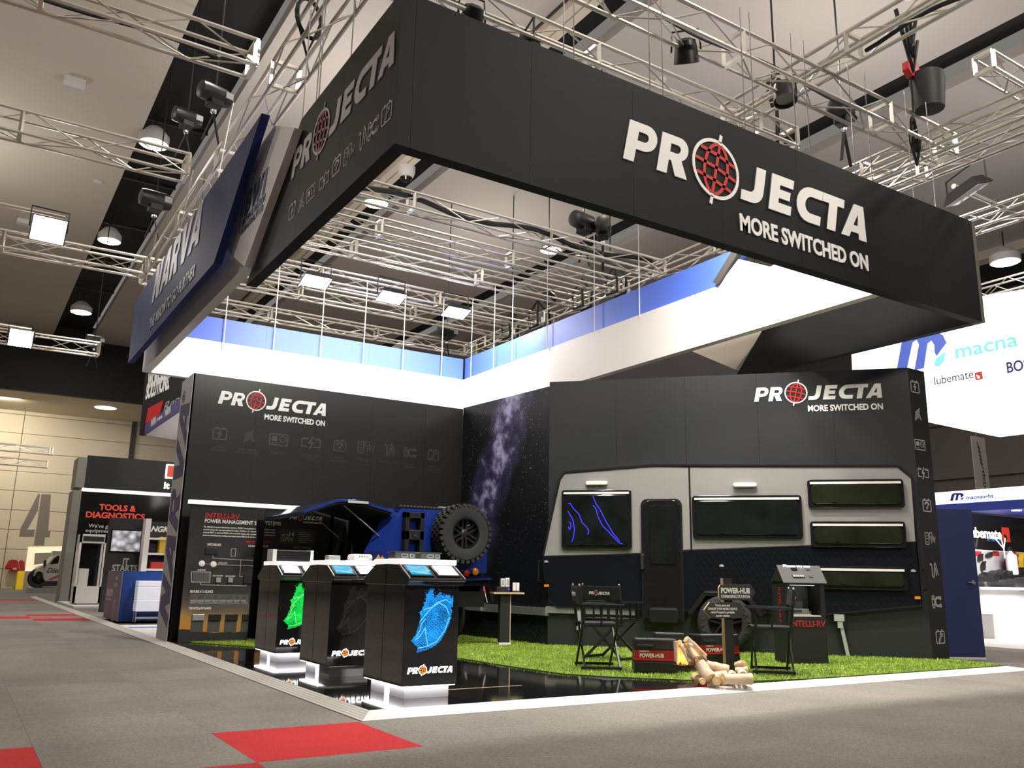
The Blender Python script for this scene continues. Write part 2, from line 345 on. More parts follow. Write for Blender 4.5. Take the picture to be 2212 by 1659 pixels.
carpet('carpet_red', (.60, .045, .050), True)
fl = MB().box(-24, 40, -9, 54, -.1, 0).build('floor', 'carpet_grey0'); struct(fl, 'grey exhibition hall carpet with scattered red tiles')
cells = []
for i in range(-8, 16):
    for j in range(-2, 34):
        x0, y0 = .53 + i, 3.94 + j
        if x0 > 2.4 and y0 > 5.9: continue
        q = V((x0 + .5, y0 + .5, 0)) - CAMP; z = f_.dot(q)
        if z < 2.5: continue
        u, v = CX + FPX * r_.dot(q) / z, CY + FPX * d_.dot(q) / z
        if -260 < u < 2480 and v < 1900: cells.append((q.length, i, j))
cells.sort()
tm = MB().box(.0006, .9994, .0006, .9994, 0, .004).mesh('carpet_tile')
tms = {}
for k in ('carpet_red', 'carpet_grey0', 'carpet_grey1', 'carpet_grey2', 'carpet_grey3'):
    tms[k] = tm.copy(); tms[k].materials.append(MATS[k])
RED = {(1, 1), (-1, 1), (0, 0), (1, 16), (1, 18), (0, 17), (-1, 17), (-2, 17), (-1, 29), (0, 29), (1, 29)}
for d, i, j in cells[:290]:
    k = 'carpet_red' if (i, j) in RED else 'carpet_grey%d' % rnd.choice((0, 0, 1, 2, 3))
    o = bpy.data.objects.new('carpet_tile', tms[k]); COL.objects.link(o); o.location = (.53 + i, 3.94 + j, 0); o.parent = fl
# ---- ceiling: long bands with black service slots between them
ce = struct(thing('ceiling', None, None)); ZC = 12.0
ce['label'] = 'high hall ceiling of pale bands with black service slots'
for x0, x1, m in ((-24, 2.62, 'ceiling_paint'), (4.25, 8.6, 'ceiling_grey'), (10.12, 16.3, 'ceiling_grey'), (17.65, 27.8, 'ceiling_grey')):
    MB().box(x0, x1, -9, 45.8, ZC, ZC + .25).build('ceiling_band', m, ce)
for x0, x1 in ((2.62, 4.25), (9.08, 10.12), (16.3, 17.65)):
    MB().box(x0, x1, -9, 45.8, ZC + .55, ZC + .7).build('service_slot', 'soffit_black', ce)
for x in (8.64, 8.87): MB().box(x, x + .19, -9, 45.8, ZC - .22, ZC + .3).build('ceiling_beam', 'beam_cream', ce)
MB().box(8.6, 9.08, -9, 45.8, ZC - .05, ZC + .3).build('beam_core', 'dark_brown', ce)
for y in range(2, 46, 4):
    MB().box(2.7, 4.2, y, y + .06, ZC + .3, ZC + .42).build('slot_rail', 'black_metal', ce)
# vents and detectors on the pale band
for x, y, k in ((-.2, 14.6, 0), (.9, 20.5, 1), (1.9, 17.6, 0), (.5, 30.5, 1), (2.1, 26, 0), (-.9, 25, 1), (6, 18, 0), (7, 24, 1), (12, 13, 0), (14, 8.2, 0)):
    mb = MB()
    if k: mb.box(x - .22, x + .22, y - .12, y + .12, ZC - .14, ZC)
    else: mb.lathe((x, y, ZC - .05), (0, 0, 1), ((.09, 0), (.13, .02), (.13, .05)), 14)
    mb.build('ceiling_sensor', 'white', ce)
MB().box(27.8, 28.3, -9, 45.8, ZC - .3, ZC + .3).build('ceiling_beam', 'beam_cream', ce)
MB().box(28.3, 40, -9, 45.8, ZC + .5, ZC + .7).build('service_slot', 'dark_brown', ce)
# ---- bulkhead and far wall
bz = PY(100, 850, 46).z
bh = struct(MB().box(-24, 9, 45.8, 46.2, bz, ZC + .7).build('wall_bulkhead', 'soffit_black'), 'black bulkhead above the far wall')
struct(MB().box(9, 40, 45.8, 46.2, bz, ZC + .7).build('wall_bulkhead_side', 'ceiling_grey'), 'grey bulkhead behind the hanging signs')
struct(MB().box(-24, 40, 46.2, 52, bz, bz + .2).build('trim_1', 'cream_wall'), 'cream soffit over the far wall')
wf = struct(thing('wall_far', None, None)); wf['label'] = 'far cream panelled hall wall with a painted numeral'
MB().box(-24, 40, 52.08, 52.4, 0, bz).build('wall_backing', 'dark_brown', wf)
PWX = [-24, -12, 2.2, 7.55, 14, 22, 31, 40]
for i in range(7):
    z = 0
    while z < bz - .05:
        z1 = min(z + 1.0, bz)
        MB().box(PWX[i] + .015, PWX[i + 1] - .015, 52, 52.1, z + .012, z1 - .012).build('wall_panel', 'cream_wall', wf); z = z1
MB().box(7.5, 7.75, 51.85, 52, 0, bz).build('wall_post', 'dark_brown', wf)
WF = Fr((0, 52, 0), (1, 0, 0))
c4 = lambda pts: [WF.at(x / 3.95, 900 + y / 3.95) for x, y in pts]
mat('numeral_grey', (.20, .17, .15), .7)
shape('numeral', [c4([(325, 660), (342, 660), (324, 800), (232, 965), (297, 965), (290, 1025), (163, 1025), (175, 955)]), c4([(354, 662), (435, 664), (412, 970), (430, 972), (424, 1030), (384, 1030), (376, 1100), (288, 1100)])], WF, 'numeral_grey', wf, .0, .006)
struct(MB().box(33.6, 34, -9, 46, 0, ZC + .5).build('wall_right_hall', mat('hall_brown', (.20, .175, .16), .8)), 'dim brown side wall of the hall')
for k, z in enumerate((3.1, 5.2, 7.4)):
    struct(MB().box(33.4, 33.6, -9, 46, z, z + .5).build('trim_%d' % (k + 2), 'hall_brown'), 'ledge along the dim side wall')
struct(MB().box(-24, 40, -9.3, -9, 0, ZC + .7).build('wall_behind', mat('hall_dim', (.10, .09, .08), .8)), 'dim hall wall behind the viewer')
struct(MB().box(-24.3, -24, -9, 54, 0, ZC + .7).build('wall_left_hall', 'hall_brown'), 'dim side wall of the hall along the aisle')
# ---- round ceiling lamps in the slots
def ceil_lamp(x, y, z, r, label):
    t = thing('ceiling_lamp', label, 'lamp', (x, y, z), 0, 'round ceiling lamps')
    MB().lathe((0, 0, 0), (0, 0, 1), ((r * .98, 0), (r * 1.02, 0), (r * 1.02, .22), (r * .5, .45), (r * .2, .5)), 24).build('lamp_housing', 'white', t, False, True)
    MB().lathe((0, 0, -.01), (0, 0, 1), ((r * .9, 0), (r * .9, .02)), 24).build('lamp_lens', 'lamp_hot', t, False)
    MB().tube([(0, 0, .45), (0, 0, 1.0)], .02).build('drop_rod', 'black_metal', t, False)
lam = [(332, 312, 'round ceiling lamp in the black slot above the blue banner, highest of three'), (236, 521, 'round ceiling lamp in the black slot, second of three down the slot'), (175, 675, 'round ceiling lamp in the black slot, smallest and lowest of three'),
       (812, 440, 'round ceiling lamp shining through the trusses beside the cream ceiling beam'), (1190, 541, 'round ceiling lamp between the clustered chain hoists at the truss crossing'), (228, 881, 'round lamp in the cream soffit above the far wall'),
       (2172, 567, 'round lamp glowing over the white illuminated sign at the far side')]
for x, y, lb in lam:
    if y == 881: p = PZ(x, y, bz - .02); r = .55
    elif x == 2172: p = PZ(x, y, 10.6); r = .42
    else: p = PZ(x, y, 11.7); r = .36 if y < 600 else .42
    ceil_lamp(p.x, p.y, p.z, r, lb)
for x, y in ((295, 325), (236, 532), (173, 685)): pass
# ================================================================== THE STAND
Z0 = .04
mat('floor_gloss', (.012, .012, .013), .06, coat=.5, var=.1, scale=2)
mat('turf_base', (.10, .17, .02), .9, var=.3, scale=25)
pf = thing('display_platform', 'raised glossy black floor of the corner stand with pale edge ramps', 'platform', (2.71, 6.17, 0))
MB().box(2.71, 11.35, 6.17, 14.1, 0, Z0 - .006).build('platform_base', 'black_matt', pf)
MB().box(2.71, 7.4, 14.1, 17.5, 0, Z0).build('rear_platform', 'white', pf)
xs = [2.71, 3.57, 4.56, 5.55, 6.54, 7.53]; ys = [6.17, 6.975, 7.957, 8.94, 9.92, 10.9, 11.9, 12.9]
for i in range(len(xs) - 1):
    for j in range(len(ys) - 1):
        if xs[i] > 5.5 and ys[j] > 6.9: continue
        MB().box(xs[i] + .003, xs[i + 1] - .003, ys[j] + .003, ys[j + 1] - .003, Z0 - .006, Z0).build('floor_panel', 'floor_gloss', pf)
MB().box(3.66, 4.56, 6.966, 6.984, Z0 - .003, Z0 + .0012).build('joint_strip', 'ply', pf)
# ramps: front white, left ribbed
mb = MB(); x0, x1 = 2.56, 11.5
mb.hexa([(x0, 5.94, 0), (x1, 5.94, 0), (x1 - .25, 6.17, 0), (x0 + .15, 6.17, 0), (x0, 5.94, .008), (x1, 5.94, .008), (x1 - .25, 6.17, Z0 + .001), (x0 + .15, 6.17, Z0 + .001)])
mb.build('front_ramp', mat('ramp_white', (.87, .86, .83), .35, var=.02), pf)
for k in range(5):
    a, b = .15 * k / 5, .15 * (k + 1) / 5; za, zb = .006 + (Z0 - .005) * k / 5, .006 + (Z0 - .005) * (k + 1) / 5
    ya, yb = 5.94 + .23 * k / 5, 5.94 + .23 * (k + 1) / 5
    MB().hexa([(2.56 + a + .003, ya, 0), (2.56 + b - .003, yb, 0), (2.56 + b - .003, 37, 0), (2.56 + a + .003, 37, 0), (2.56 + a + .003, ya, za), (2.56 + b - .003, yb, zb), (2.56 + b - .003, 37, zb), (2.56 + a + .003, 37, za)]).build('ramp_rib', mat('ramp_alu', (.56, .53, .49), .4, var=.05), pf)
MB().hexa([(2.56, 5.94, 0), (2.71, 6.17, 0), (2.71, 37, 0), (2.56, 37, 0), (2.56, 5.94, .002), (2.71, 6.17, Z0 - .008), (2.71, 37, Z0 - .008), (2.56, 37, .002)]).build('ramp_core', 'dark_brown', pf)
# ---- turf
TE = [(2.95, 12.95), (3.5, 12.0), (4.4, 11.1), (5.1, 10.3), (5.32, 9.43), (5.37, 8.47), (5.48, 7.57), (5.77, 7.17), (6.28, 6.65), (6.89, 6.30), (7.6, 6.2), (11.2, 6.19), (11.5, 6.95), (11.15, 7.05), (7.57, 10.88), (7.36, 13.28), (2.95, 13.28)]
def inside(x, y):
    c = False; n = len(TE)
    for i in range(n):
        (a, b), (p, q) = TE[i], TE[i - 1]
        if (b > y) != (q > y) and x < (p - a) * (y - b) / (q - b) + a: c = not c
    return c
F0 = Fr((0, 0, 0), (1, 0, 0), (0, 1, 0), (0, 0, 1))
tb = MB().prism(F0, TE, Z0 - .002, Z0 + .008).build('turf_mat', 'turf_base')
tag(tb, 'bright green artificial turf spread under the caravan and chairs', 'turf', kind='stuff')
def turf_mat():
    m = bpy.data.materials.new('blade'); m.use_nodes = True; t = m.node_tree; b = t.nodes['Principled BSDF']; b.inputs['Roughness'].default_value = .6
    g = t.nodes.new('ShaderNodeNewGeometry'); n = t.nodes.new('ShaderNodeTexNoise'); n.inputs['Scale'].default_value = 7; n.inputs['Detail'].default_value = 5; t.links.new(g.outputs['Position'], n.inputs['Vector'])
    r = t.nodes.new('ShaderNodeValToRGB'); e = r.color_ramp.elements; e[0].position = .3; e[0].color = (.19, .31, .022, 1); e[1].position = .7; e[1].color = (.56, .70, .09, 1)
    t.links.new(n.outputs['Fac'], r.inputs[0]); t.links.new(r.outputs[0], b.inputs['Base Color']); MATS['blade'] = m
turf_mat()
vs = []; fs = []
while len(fs) < 62000:
    x, y = rnd.uniform(2.95, 11.45), rnd.uniform(6.15, 13.27)
    if not inside(x, y): continue
    h = rnd.uniform(.018, .036); an = rnd.uniform(0, 6.28); w_ = .0055; lx, ly = rnd.gauss(0, .012), rnd.gauss(0, .012)
    n = len(vs); vs += [(x - w_ * math.cos(an), y - w_ * math.sin(an), Z0), (x + w_ * math.cos(an), y + w_ * math.sin(an), Z0), (x + lx, y + ly, Z0 + h)]; fs.append((n, n + 1, n + 2))
me = bpy.data.meshes.new('turf_blades'); me.from_pydata(vs, [], fs)
tg = place('turf_blades', me, 'blade', tb); tg['kind'] = 'stuff'
# ---- left wall (faces the aisle corner), deep end carries the vertical blue word
wl = struct(thing('wall_left', None, None)); wl['label'] = 'charcoal stand wall with white lettering and faint grey icons'
LW = Fr((2.70, 13.3, 0), (1, 0, 0)); HL = 3.94
mat('wall_charcoal', (.020, .020, .0188), .38, var=.12, scale=1.2, spec=.45)
seams = [0, .98, 1.96, 2.94, 3.92, 4.66]
for i in range(5): MB().box(2.70 + seams[i] + (.0015 if i else 0), 2.70 + seams[i + 1] - .0015, 13.3, 13.42, Z0, HL).build('wall_panel', 'wall_charcoal', wl)
MB().box(2.72, 7.4, 13.40, 14.07, Z0, HL - .01).build('wall_core', 'black_matt', wl)
MB().box(2.695, 2.725, 13.3, 14.08, Z0, HL).build('wall_end', mat('end_grey', (.56, .55, .55), .5, var=.03), wl)
EN = Fr((2.695, 14.08, 0), (0, -1, 0))
# vertical word: letters stacked along z, rotated a quarter turn
EV = Fr((2.695, 14.08, 0), (0, 0, 1), (0, 1, 0), (-1, 0, 0))   # right = up, up = away
L = _N(0) + _A(1.0) + _R(2.16) + _V(3.14) + _A(4.22)
word(L, Fr((2.695, 13.37, .22), (0, 0, 1), (0, 1, 0), (-1, 0, 0)), 0, 0, .62, 'purple', wl, sh=.34, name='upright_lettering')
mb = MB(); G = Fr((2.695, 13.85, 3.66), (0, -1, 0)); mb.stroke(G, arc(0, 0, .085, 0, 345, 20), .02, .001, .004, True); mb.build('registered_mark', 'purple', wl)
text('R', G, -.04, -.05, .1, 'purple', wl, name='registered_letter')
k = .167
a0, b0 = LW.at(470, 873); a1, b1 = LW.at(704, 893); k = (a1 - a0) / 8.45
projecta(LW, a0, LW.at(474, 872)[1], k, wl)
mat('icon_caption', (.048, .047, .046), .5)
caps = ['BATTERY\nCHARGERS', 'SOLAR PANELS\n& CONTROLLERS', 'INVERTERS', 'DUAL BATTERY\nSYSTEMS', 'POWER\nMANAGEMENT', 'JUMPSTARTERS', 'BOOSTER CABLES', 'BATTERY\nTERMINALS', 'BATTERY\nMAINTENANCE']
for i, (x, y) in enumerate(((475, 937), (536, 943), (602, 950), (672, 957), (734, 963), (789, 966), (841, 972), (887, 978), (936, 983))):
    a, b = LW.at(x, y); icon(i, LW, a, b, .20, 'dim_vinyl', wl)
    text(caps[i], LW, a, b - .22, .032, 'icon_caption', wl, align='CENTER', name='caption', line=1.1)
# ---- starry wall and the milky way printed on it
A_ = V((7.575, 10.906, 0)); B_ = V((11.135, 7.08, 0)); C_ = V((7.36, 13.3, 0))
us = (A_ - C_); Ls = us.length
def star_mat():
    m = bpy.data.materials.new('milky_way_print'); m.use_nodes = True; t = m.node_tree; N = t.nodes.new; L = t.links.new; b = t.nodes['Principled BSDF']; b.inputs['Roughness'].default_value = .42
    tc = N('ShaderNodeTexCoord'); sp = N('ShaderNodeSeparateXYZ'); L(tc.outputs['Object'], sp.inputs[0])
    def math_(op, a, bb=None, c=None):
        n = N('ShaderNodeMath'); n.operation = op
        for i, q in enumerate((a, bb, c)):
            if q is None: continue
            if isinstance(q, (int, float)): n.inputs[i].default_value = q
            else: L(q, n.inputs[i])
        return n.outputs[0]
    y, z = sp.outputs['Y'], sp.outputs['Z']
    s = math_('SUBTRACT', 13.3, y)                        # along the wall
    nz = N('ShaderNodeTexNoise'); nz.inputs['Scale'].default_value = 1.4; nz.inputs['Detail'].default_value = 7; L(tc.outputs['Object'], nz.inputs['Vector'])
    # band centre leans: s_c = .55 + .30*(z-1.2)
    cen = math_('MULTIPLY_ADD', z, .36, .02); dd = math_('SUBTRACT', s, cen); wob = math_('MULTIPLY_ADD', nz.outputs['Fac'], .9, -.45); dd = math_('ADD', dd, wob); dd = math_('ABSOLUTE', dd)
    band = math_('SUBTRACT', 1.0, math_('MULTIPLY', dd, 1.7)); band = math_('MAXIMUM', band, 0)
    fade = N('ShaderNodeMapRange'); fade.inputs[1].default_value = 1.0; fade.inputs[2].default_value = 2.6; L(z, fade.inputs[0])
    band = math_('MULTIPLY', band, fade.outputs[0])
    n3 = N('ShaderNodeTexNoise'); n3.inputs['Scale'].default_value = 5; n3.inputs['Detail'].default_value = 8; L(tc.outputs['Object'], n3.inputs['Vector'])
    cl = math_('POWER', n3.outputs['Fac'], 2.2); cl = math_('MULTIPLY', math_('MULTIPLY', cl, band), 2.6)
    ramp = N('ShaderNodeValToRGB'); e = ramp.color_ramp.elements; e[0].color = (.006, .007, .009, 1); e[1].color = (.50, .46, .72, 1); e[1].position = .75; q = e.new(.3); q.color = (.05, .045, .11, 1); L(cl, ramp.inputs[0])
    vo = N('ShaderNodeTexVoronoi'); vo.inputs['Scale'].default_value = 24; L(tc.outputs['Object'], vo.inputs['Vector'])
    st = math_('LESS_THAN', vo.outputs['Distance'], .17); wn = N('ShaderNodeTexWhiteNoise'); L(vo.outputs['Position'], wn.inputs['Vector'])
    st = math_('MULTIPLY', st, math_('POWER', wn.outputs['Value'], 4)); st = math_('MULTIPLY', st, math_('MULTIPLY_ADD', fade.outputs[0], .75, .25))
    ad = N('ShaderNodeMix'); ad.data_type = 'RGBA'; ad.inputs[7].default_value = (.75, .78, .85, 1); L(st, ad.inputs[0]); L(ramp.outputs[0], ad.inputs[6]); L(ad.outputs[2], b.inputs['Base Color']); MATS['milky_way_print'] = m
star_mat()
wb = struct(thing('wall_back', None, None)); wb['label'] = 'dark stand wall printed with the milky way'
SW = Fr(C_, us); 
for i, (a, b) in enumerate(((0, .62), (.62, 1.5), (1.5, Ls))): MB().fbox(SW, a + .0015, b - .0015, Z0, 3.96, -.12, 0).build('wall_panel', 'milky_way_print', wb)
# ---- right wall, diagonal, behind the caravan
wr = struct(thing('wall_right', None, None)); wr['label'] = 'diagonal charcoal stand wall behind the caravan'
CW = Fr(A_, B_ - A_); Lc = (B_ - A_).length; HC = 4.03
mat('wall_slate', (.026, .028, .029), .40, var=.10, scale=1.0, spec=.5)
for i in range(5): MB().fbox(CW, Lc * i / 5 + .0015, Lc * (i + 1) / 5 - .0015, Z0, HC, -.12, 0).build('wall_panel', 'wall_slate', wr)
RT = Fr((11.135, 7.08, 0), (1, 0.02, 0)); MB().fbox(RT, 0, .40, Z0, HC, -.3, 0).build('wall_end', 'charcoal', wr)
MB().add([CW.p(0, 0, -.12), CW.p(Lc, 0, -.12), RT.p(.4, 0, -.3), CW.p(0, HC, -.12), CW.p(Lc, HC, -.12), RT.p(.4, HC, -.3)], [(0, 1, 4, 3), (1, 2, 5, 4), (2, 0, 3, 5), (0, 1, 2), (3, 4, 5)]).build('wall_core', 'black_matt', wr)
a0, b0 = CW.at(1629, 868); a1, _ = CW.at(1907, 862); projecta(CW, a0, b0, (a1 - a0) / 8.45, wr)
for i, (x, y) in enumerate(((1976, 836), (1981, 896), (1987, 961), (1994, 1022), (2002, 1092), (2008, 1163), (2017, 1232), (2024, 1300), (2031, 1376))):
    a, b = RT.at(x, y); icon(i, RT, a, b, .19 if i not in (2, 3, 5) else .165, 'grey_vinyl', wr)
# ================================================================== OVERHEAD SIGNS
mat('banner_black', (.0125, .0130, .0132), .55, var=.25, scale=1.1, spec=.16)
hb = thing('hanging_banner', 'large black hanging banner around the front corner with white lettering', 'banner', (2.6, 6.0, 4.46))
ZB0, ZB1, TH = 4.46, 5.9, .13
bs = [2.6, 2.74, 3.93, 5.15, 6.37, 7.6, 8.83, 10.06, 11.2]
for i in range(8): MB().box(bs[i] + (.0012 if i else 0), bs[i + 1] - .0012, 6.0, 6.0 + TH, ZB0, ZB1).build('banner_panel', 'banner_black', hb)
MB().box(11.2, 11.28, 6.0, 6.0 + TH, ZB0, ZB1).build('corner_trim', mat('trim_olive', (.12, .115, .09), .5), hb)
YZ = Fr((0, 0, 0), (0, 1, 0), (0, 0, 1), (1, 0, 0))
ls = [6.0 + TH, 7.3, 8.5]
for i in range(2): MB().box(2.6, 2.6 + TH, ls[i] + .001, ls[i + 1] - .001, ZB0, ZB1).build('side_panel', 'banner_black', hb)
MB().prism(YZ, [(8.501, ZB0), (10.32, ZB0), (8.58, ZB1), (8.501, ZB1)], 2.6, 2.6 + TH).build('side_panel', 'banner_black', hb)
MB().prism(YZ, [(6.0 + TH, ZB0), (10.4, ZB0), (9.05, ZB1), (6.0 + TH, ZB1)], 11.28 - TH, 11.28).build('side_panel', 'banner_black', hb)
FB = Fr((0, 6.0, 0), (1, 0, 0)); projecta(FB, 5.01, 5.03, .45, hb, t=.012)
LB = Fr((2.6, 0, 0), (0, -1, 0))
p0, p1 = LB.at(630, 393), LB.at(852, 160); kk = (p1[0] - p0[0]) / 8.45
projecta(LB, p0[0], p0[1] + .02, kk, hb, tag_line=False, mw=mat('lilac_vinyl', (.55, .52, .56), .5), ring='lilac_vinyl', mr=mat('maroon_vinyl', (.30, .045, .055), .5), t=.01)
for i, (x, y) in enumerate(((632, 455), (651, 440), (672, 417), (701, 390), (728, 357), (754, 332), (784, 300), (808, 275), (836, 245))):
    a, b = LB.at(x, y); icon(i, LB, a, b, .20 if i not in (2, 3, 5) else .17, 'grey_vinyl', hb)
# ---- navy panel on the aisle side
nv = thing('navy_banner', 'navy hanging banner on the aisle side, lettered in pale capitals, slanted end', 'banner', (2.32, 10.9, 4.88))
MB().prism(YZ, [(17.45, 4.88), (10.92, 4.88), (9.2, 6.18), (17.45, 6.12)], 2.32, 2.42).build('banner_board', 'navy', nv)
NB = Fr((2.32, 0, 0), (0, -1, 0))
q0, q1 = NB.at(327, 662), NB.at(424, 560)
lv = mat('pale_blue_vinyl', (.46, .46, .52), .5)
q0, q1 = NB.at(328, 660), NB.at(427, 545); LN = _N(0) + _A(1.02) + _R(2.2) + _V(3.2) + _A(4.25)
word(LN, NB, q0[0], q0[1] + .02, (q1[0] - q0[0]) / 5.3, lv, nv, sh=.28, t=.01)
q0, q1 = NB.at(322, 717), NB.at(419, 602)
text('THE VISION TO GO FURTHER', NB, q0[0], q0[1] + .02, .20, lv, nv, width=q1[0] - q0[0], bold=.02, shear=.25, name='tagline', t=.01)
a, b = NB.at(429, 475); mb = MB(); mb.stroke(NB.sub(a, b), arc(0, 0, .07, 0, 345, 14), .018, .001, .008, True); mb.build('registered_mark', lv, nv)
for y in (11.5, 14, 17): MB().tube([(2.37, y, 6.1), (2.5, y, 7.5)], .008, 5).build('hanging_wire', 'steel', nv)
# ---- white slanted panel with the small company crest
bw = thing('slanted_sign', 'white slanted sign with blue crest and company name, between navy and black banners', 'sign', (2.56, 10.5, 4.76))
BF = Fr((2.5, 0, 0), (0, -1, 0)); nb = mat('crest_blue', (.05, .06, .16), .5)
MB().prism(BF, [BF.at(x, y) for x, y in ((561.6, 267.7), (636.3, 276.1), (527.8, 576.1), (480.8, 532.8))], -.09, 0).build('sign_board', mat('sign_white', (.80, .77, .79), .5, var=.02), bw)
p, q = BF.at(527, 470), BF.at(578, 400)
word(_B(0) + _W(.98) + _I(2.52), BF, p[0], p[1], (q[0] - p[0]) / 3.2, nb, bw, sh=.30)
p, q = BF.at(523, 491), BF.at(572, 438); text('BROWN & WATSON', BF, p[0], p[1], .10, nb, bw, width=q[0] - p[0], bold=.03, name='company_name')
p, q = BF.at(521, 508), BF.at(568, 457); text('INTERNATIONAL PTY LTD', BF, p[0], p[1], .085, nb, bw, width=q[0] - p[0], bold=.02, name='company_name')
mb = MB(); cb = mat('crest_pale', (.16, .22, .42), .5)
for wd, pp in ((.03, ((558, 355), (548, 340), (538, 345), (531, 370), (526, 420), (520, 470), (518, 505))), (.02, ((548, 372), (541, 362), (535, 375), (531, 420), (524, 470))), (.016, ((553, 365), (545, 352), (534, 372)))):
    mb.stroke(BF, [BF.at(x, y) for x, y in pp], wd, .001, .006)
mb.build('crest', cb, bw)
# ---- pale ring that hangs inside: white lower band, blue upper band
cr = thing('hanging_ring', 'huge white and blue hanging ring above the stand walls', 'ring', (2.6, 17.4, 4.74))
rw = mat('ring_white', (.80, .77, .73), .55, var=.02)
MB().prism(YZ, [(10.49, 4.76), (17.55, 4.76), (17.55, 5.55), (11.9, 5.55)], 2.6, 2.74).build('side_band', rw, cr)
for x0, x1 in ((2.74, 4.9), (4.9, 7.2), (7.2, 9.6)):
    MB().box(x0 + .001, x1 - .001, 17.4, 17.55, 4.74, 5.55).build('white_band', rw, cr)
    MB().box(x0 + .001, x1 - .001, 17.42, 17.55, 5.55, 6.05).build('blue_band', 'blue_bright', cr)
MB().prism(YZ, [(17.4, 4.67), (6.35, 4.67), (6.35, 5.8), (7.85, 5.58), (8.15, 5.55), (8.75, 5.86), (9.2, 5.55), (17.4, 5.55)], 9.6, 9.74).build('white_band', rw, cr)
MB().prism(YZ, [(17.4, 5.55), (9.2, 5.55), (8.72, 5.95), (8.72, 6.06), (17.4, 6.06)], 9.64, 9.78).build('blue_band', 'blue_bright', cr)
MB().prism(YZ, [(9.16, 5.55), (9.26, 5.62), (8.80, 6.04), (8.68, 5.97)], 9.55, 9.66).build('slanted_edge', 'dark_brown', cr)
MB().prism(YZ, [(10.3, 6.62), (8.9, 5.9), (10.4, 4.66), (11.7, 5.35)], 11.22, 11.32).build('slanted_board', 'beam_cream', cr)
# ---- suspension wires
def wire(x, y, z0, z1, r, label, grp, m='steel'):
    o = MB().tube([(x, y, z0), (x, y, z1)], r, 5).build('suspension_wire', m); tag(o, label, 'wire', grp)
ORD = 'first second third fourth fifth sixth seventh eighth ninth tenth eleventh twelfth'.split()
mat('wire_white', (.8, .8, .8), .4)
for i, px in enumerate((479, 588, 691, 784, 870, 954)):
    p = PY(px, 780, 17.36); wire(p.x, p.y, 5.4, 7.45, .011, 'thin white rod before the blue back band, %s from the aisle side' % ORD[i], 'rods along the blue back band', 'wire_white')
for i, px in enumerate((1020, 1068, 1107, 1182, 1284, 1382)):
    p = PX(px, 700, 9.56); wire(p.x, p.y, 5.5, 7.45, .009, 'thin white rod before the side band of the ring, %s from the ring corner' % ORD[i], 'rods along the side band', 'wire_white')
ORD = 'first second third fourth fifth sixth seventh eighth ninth tenth eleventh twelfth'.split()
for i, px in enumerate((1217, 1239, 1404, 1432, 1612, 1632, 1722, 1750, 1845, 1880, 1965, 2010)):
    p = PY(px, 200 if px < 1500 else 330, 6.06); wire(p.x, p.y, 5.9, 7.5, .006, 'fine steel wire rising from the front banner top, %s from its near corner' % ORD[i], 'wires above the front banner')
for i, (px, py) in enumerate(((655, 235), (688, 155), (760, 100), (700, 60))):
    p = PX(px, py, 2.66); wire(p.x, p.y, 5.9, 7.4, .007, 'fine steel wire above the lettered side banner, %s of four' % ORD[i], 'wires above the side banner')
# ================================================================== TRUSSES AND RIGGING
bm_unit = MB().tube([(0, 0, 0), (0, 0, 1)], 1, 5, False).mesh('brace'); bm_unit.materials.append(MATS['aluminium'])
def truss(p0, p1, label, s=.30, bay=.55, r=.028, tri=False, group='aluminium roof trusses', plates=True):
    p0, p1 = V(p0), V(p1); t = thing('lighting_truss', label, 'truss', p0, 0, group)
    ax = (p1 - p0).normalized(); L = (p1 - p0).length; side = ax.cross(V((0, 0, 1))).normalized(); up = side.cross(ax)
    h = s / 2; cs = [(-h, -h), (h, -h), (h, h), (-h, h)]
    C = [[p0 + side * a + up * b, p1 + side * a + up * b] for a, b in cs]
    for a, b in C: MB().tube([a, b], r, 7).build('chord', 'aluminium', t)
    n = max(2, round(L / bay)); pts = []
    for k in (1, 3, 0):
        A, B = C[k], C[(k + 1) % 4]
        for i in range(n):
            f0, f1 = i / n, (i + 1) / n
            a, b = (A[0].lerp(A[1], f0), B[0].lerp(B[1], f1)) if (i + k) % 2 == 0 else (B[0].lerp(B[1], f0), A[0].lerp(A[1], f1))
            if i == 0: pts.append((A[0], B[0]))
            pts.append((a, b))
    for a, b in pts:
        o = bpy.data.objects.new('brace', bm_unit); COL.objects.link(o); o.parent = t; d = b - a
        o.location = a - p0; o.rotation_mode = 'QUATERNION'; o.rotation_quaternion = d.to_track_quat('Z', 'Y'); o.scale = (r * .42, r * .42, d.length)
    if plates:
        for q in [i * 3.0 for i in range(1, int(L / 3.0) + 1)]:
            c = p0 + ax * q; mb = MB()
            for a, b in ((0, 1), (1, 2), (2, 3), (3, 0)):
                mb.bar(c + side * cs[a][0] + up * cs[a][1], c + side * cs[b][0] + up * cs[b][1], .05, .05)
            mb.build('joint_frame', 'aluminium', t)
        for c in (p0, p1):
            mb = MB()
            for a, b in ((0, 1), (1, 2), (2, 3), (3, 0)): mb.bar(c + side * cs[a][0] + up * cs[a][1], c + side * cs[b][0] + up * cs[b][1], .06, .06)
            mb.build('end_frame', 'aluminium', t)
    return t
ZT = 7.6
truss((-6, 10.43, ZT), (2.45, 10.43, ZT), 'aluminium truss across the pale ceiling, highest of the four at the aisle side', .36, .75)
truss((-6, 14.2, ZT), (2.42, 14.2, ZT), 'aluminium truss across the pale ceiling, second of the four at the aisle side', .36, .75)
truss((-6, 19.8, ZT), (2.72, 19.8, ZT), 'aluminium truss meeting the navy banner, third of the four at the aisle side', .36, .75)
truss((-6, 28.4, ZT), (2.9, 28.4, ZT), 'aluminium truss under the black slot, lowest of the four at the aisle side', .36, .75)
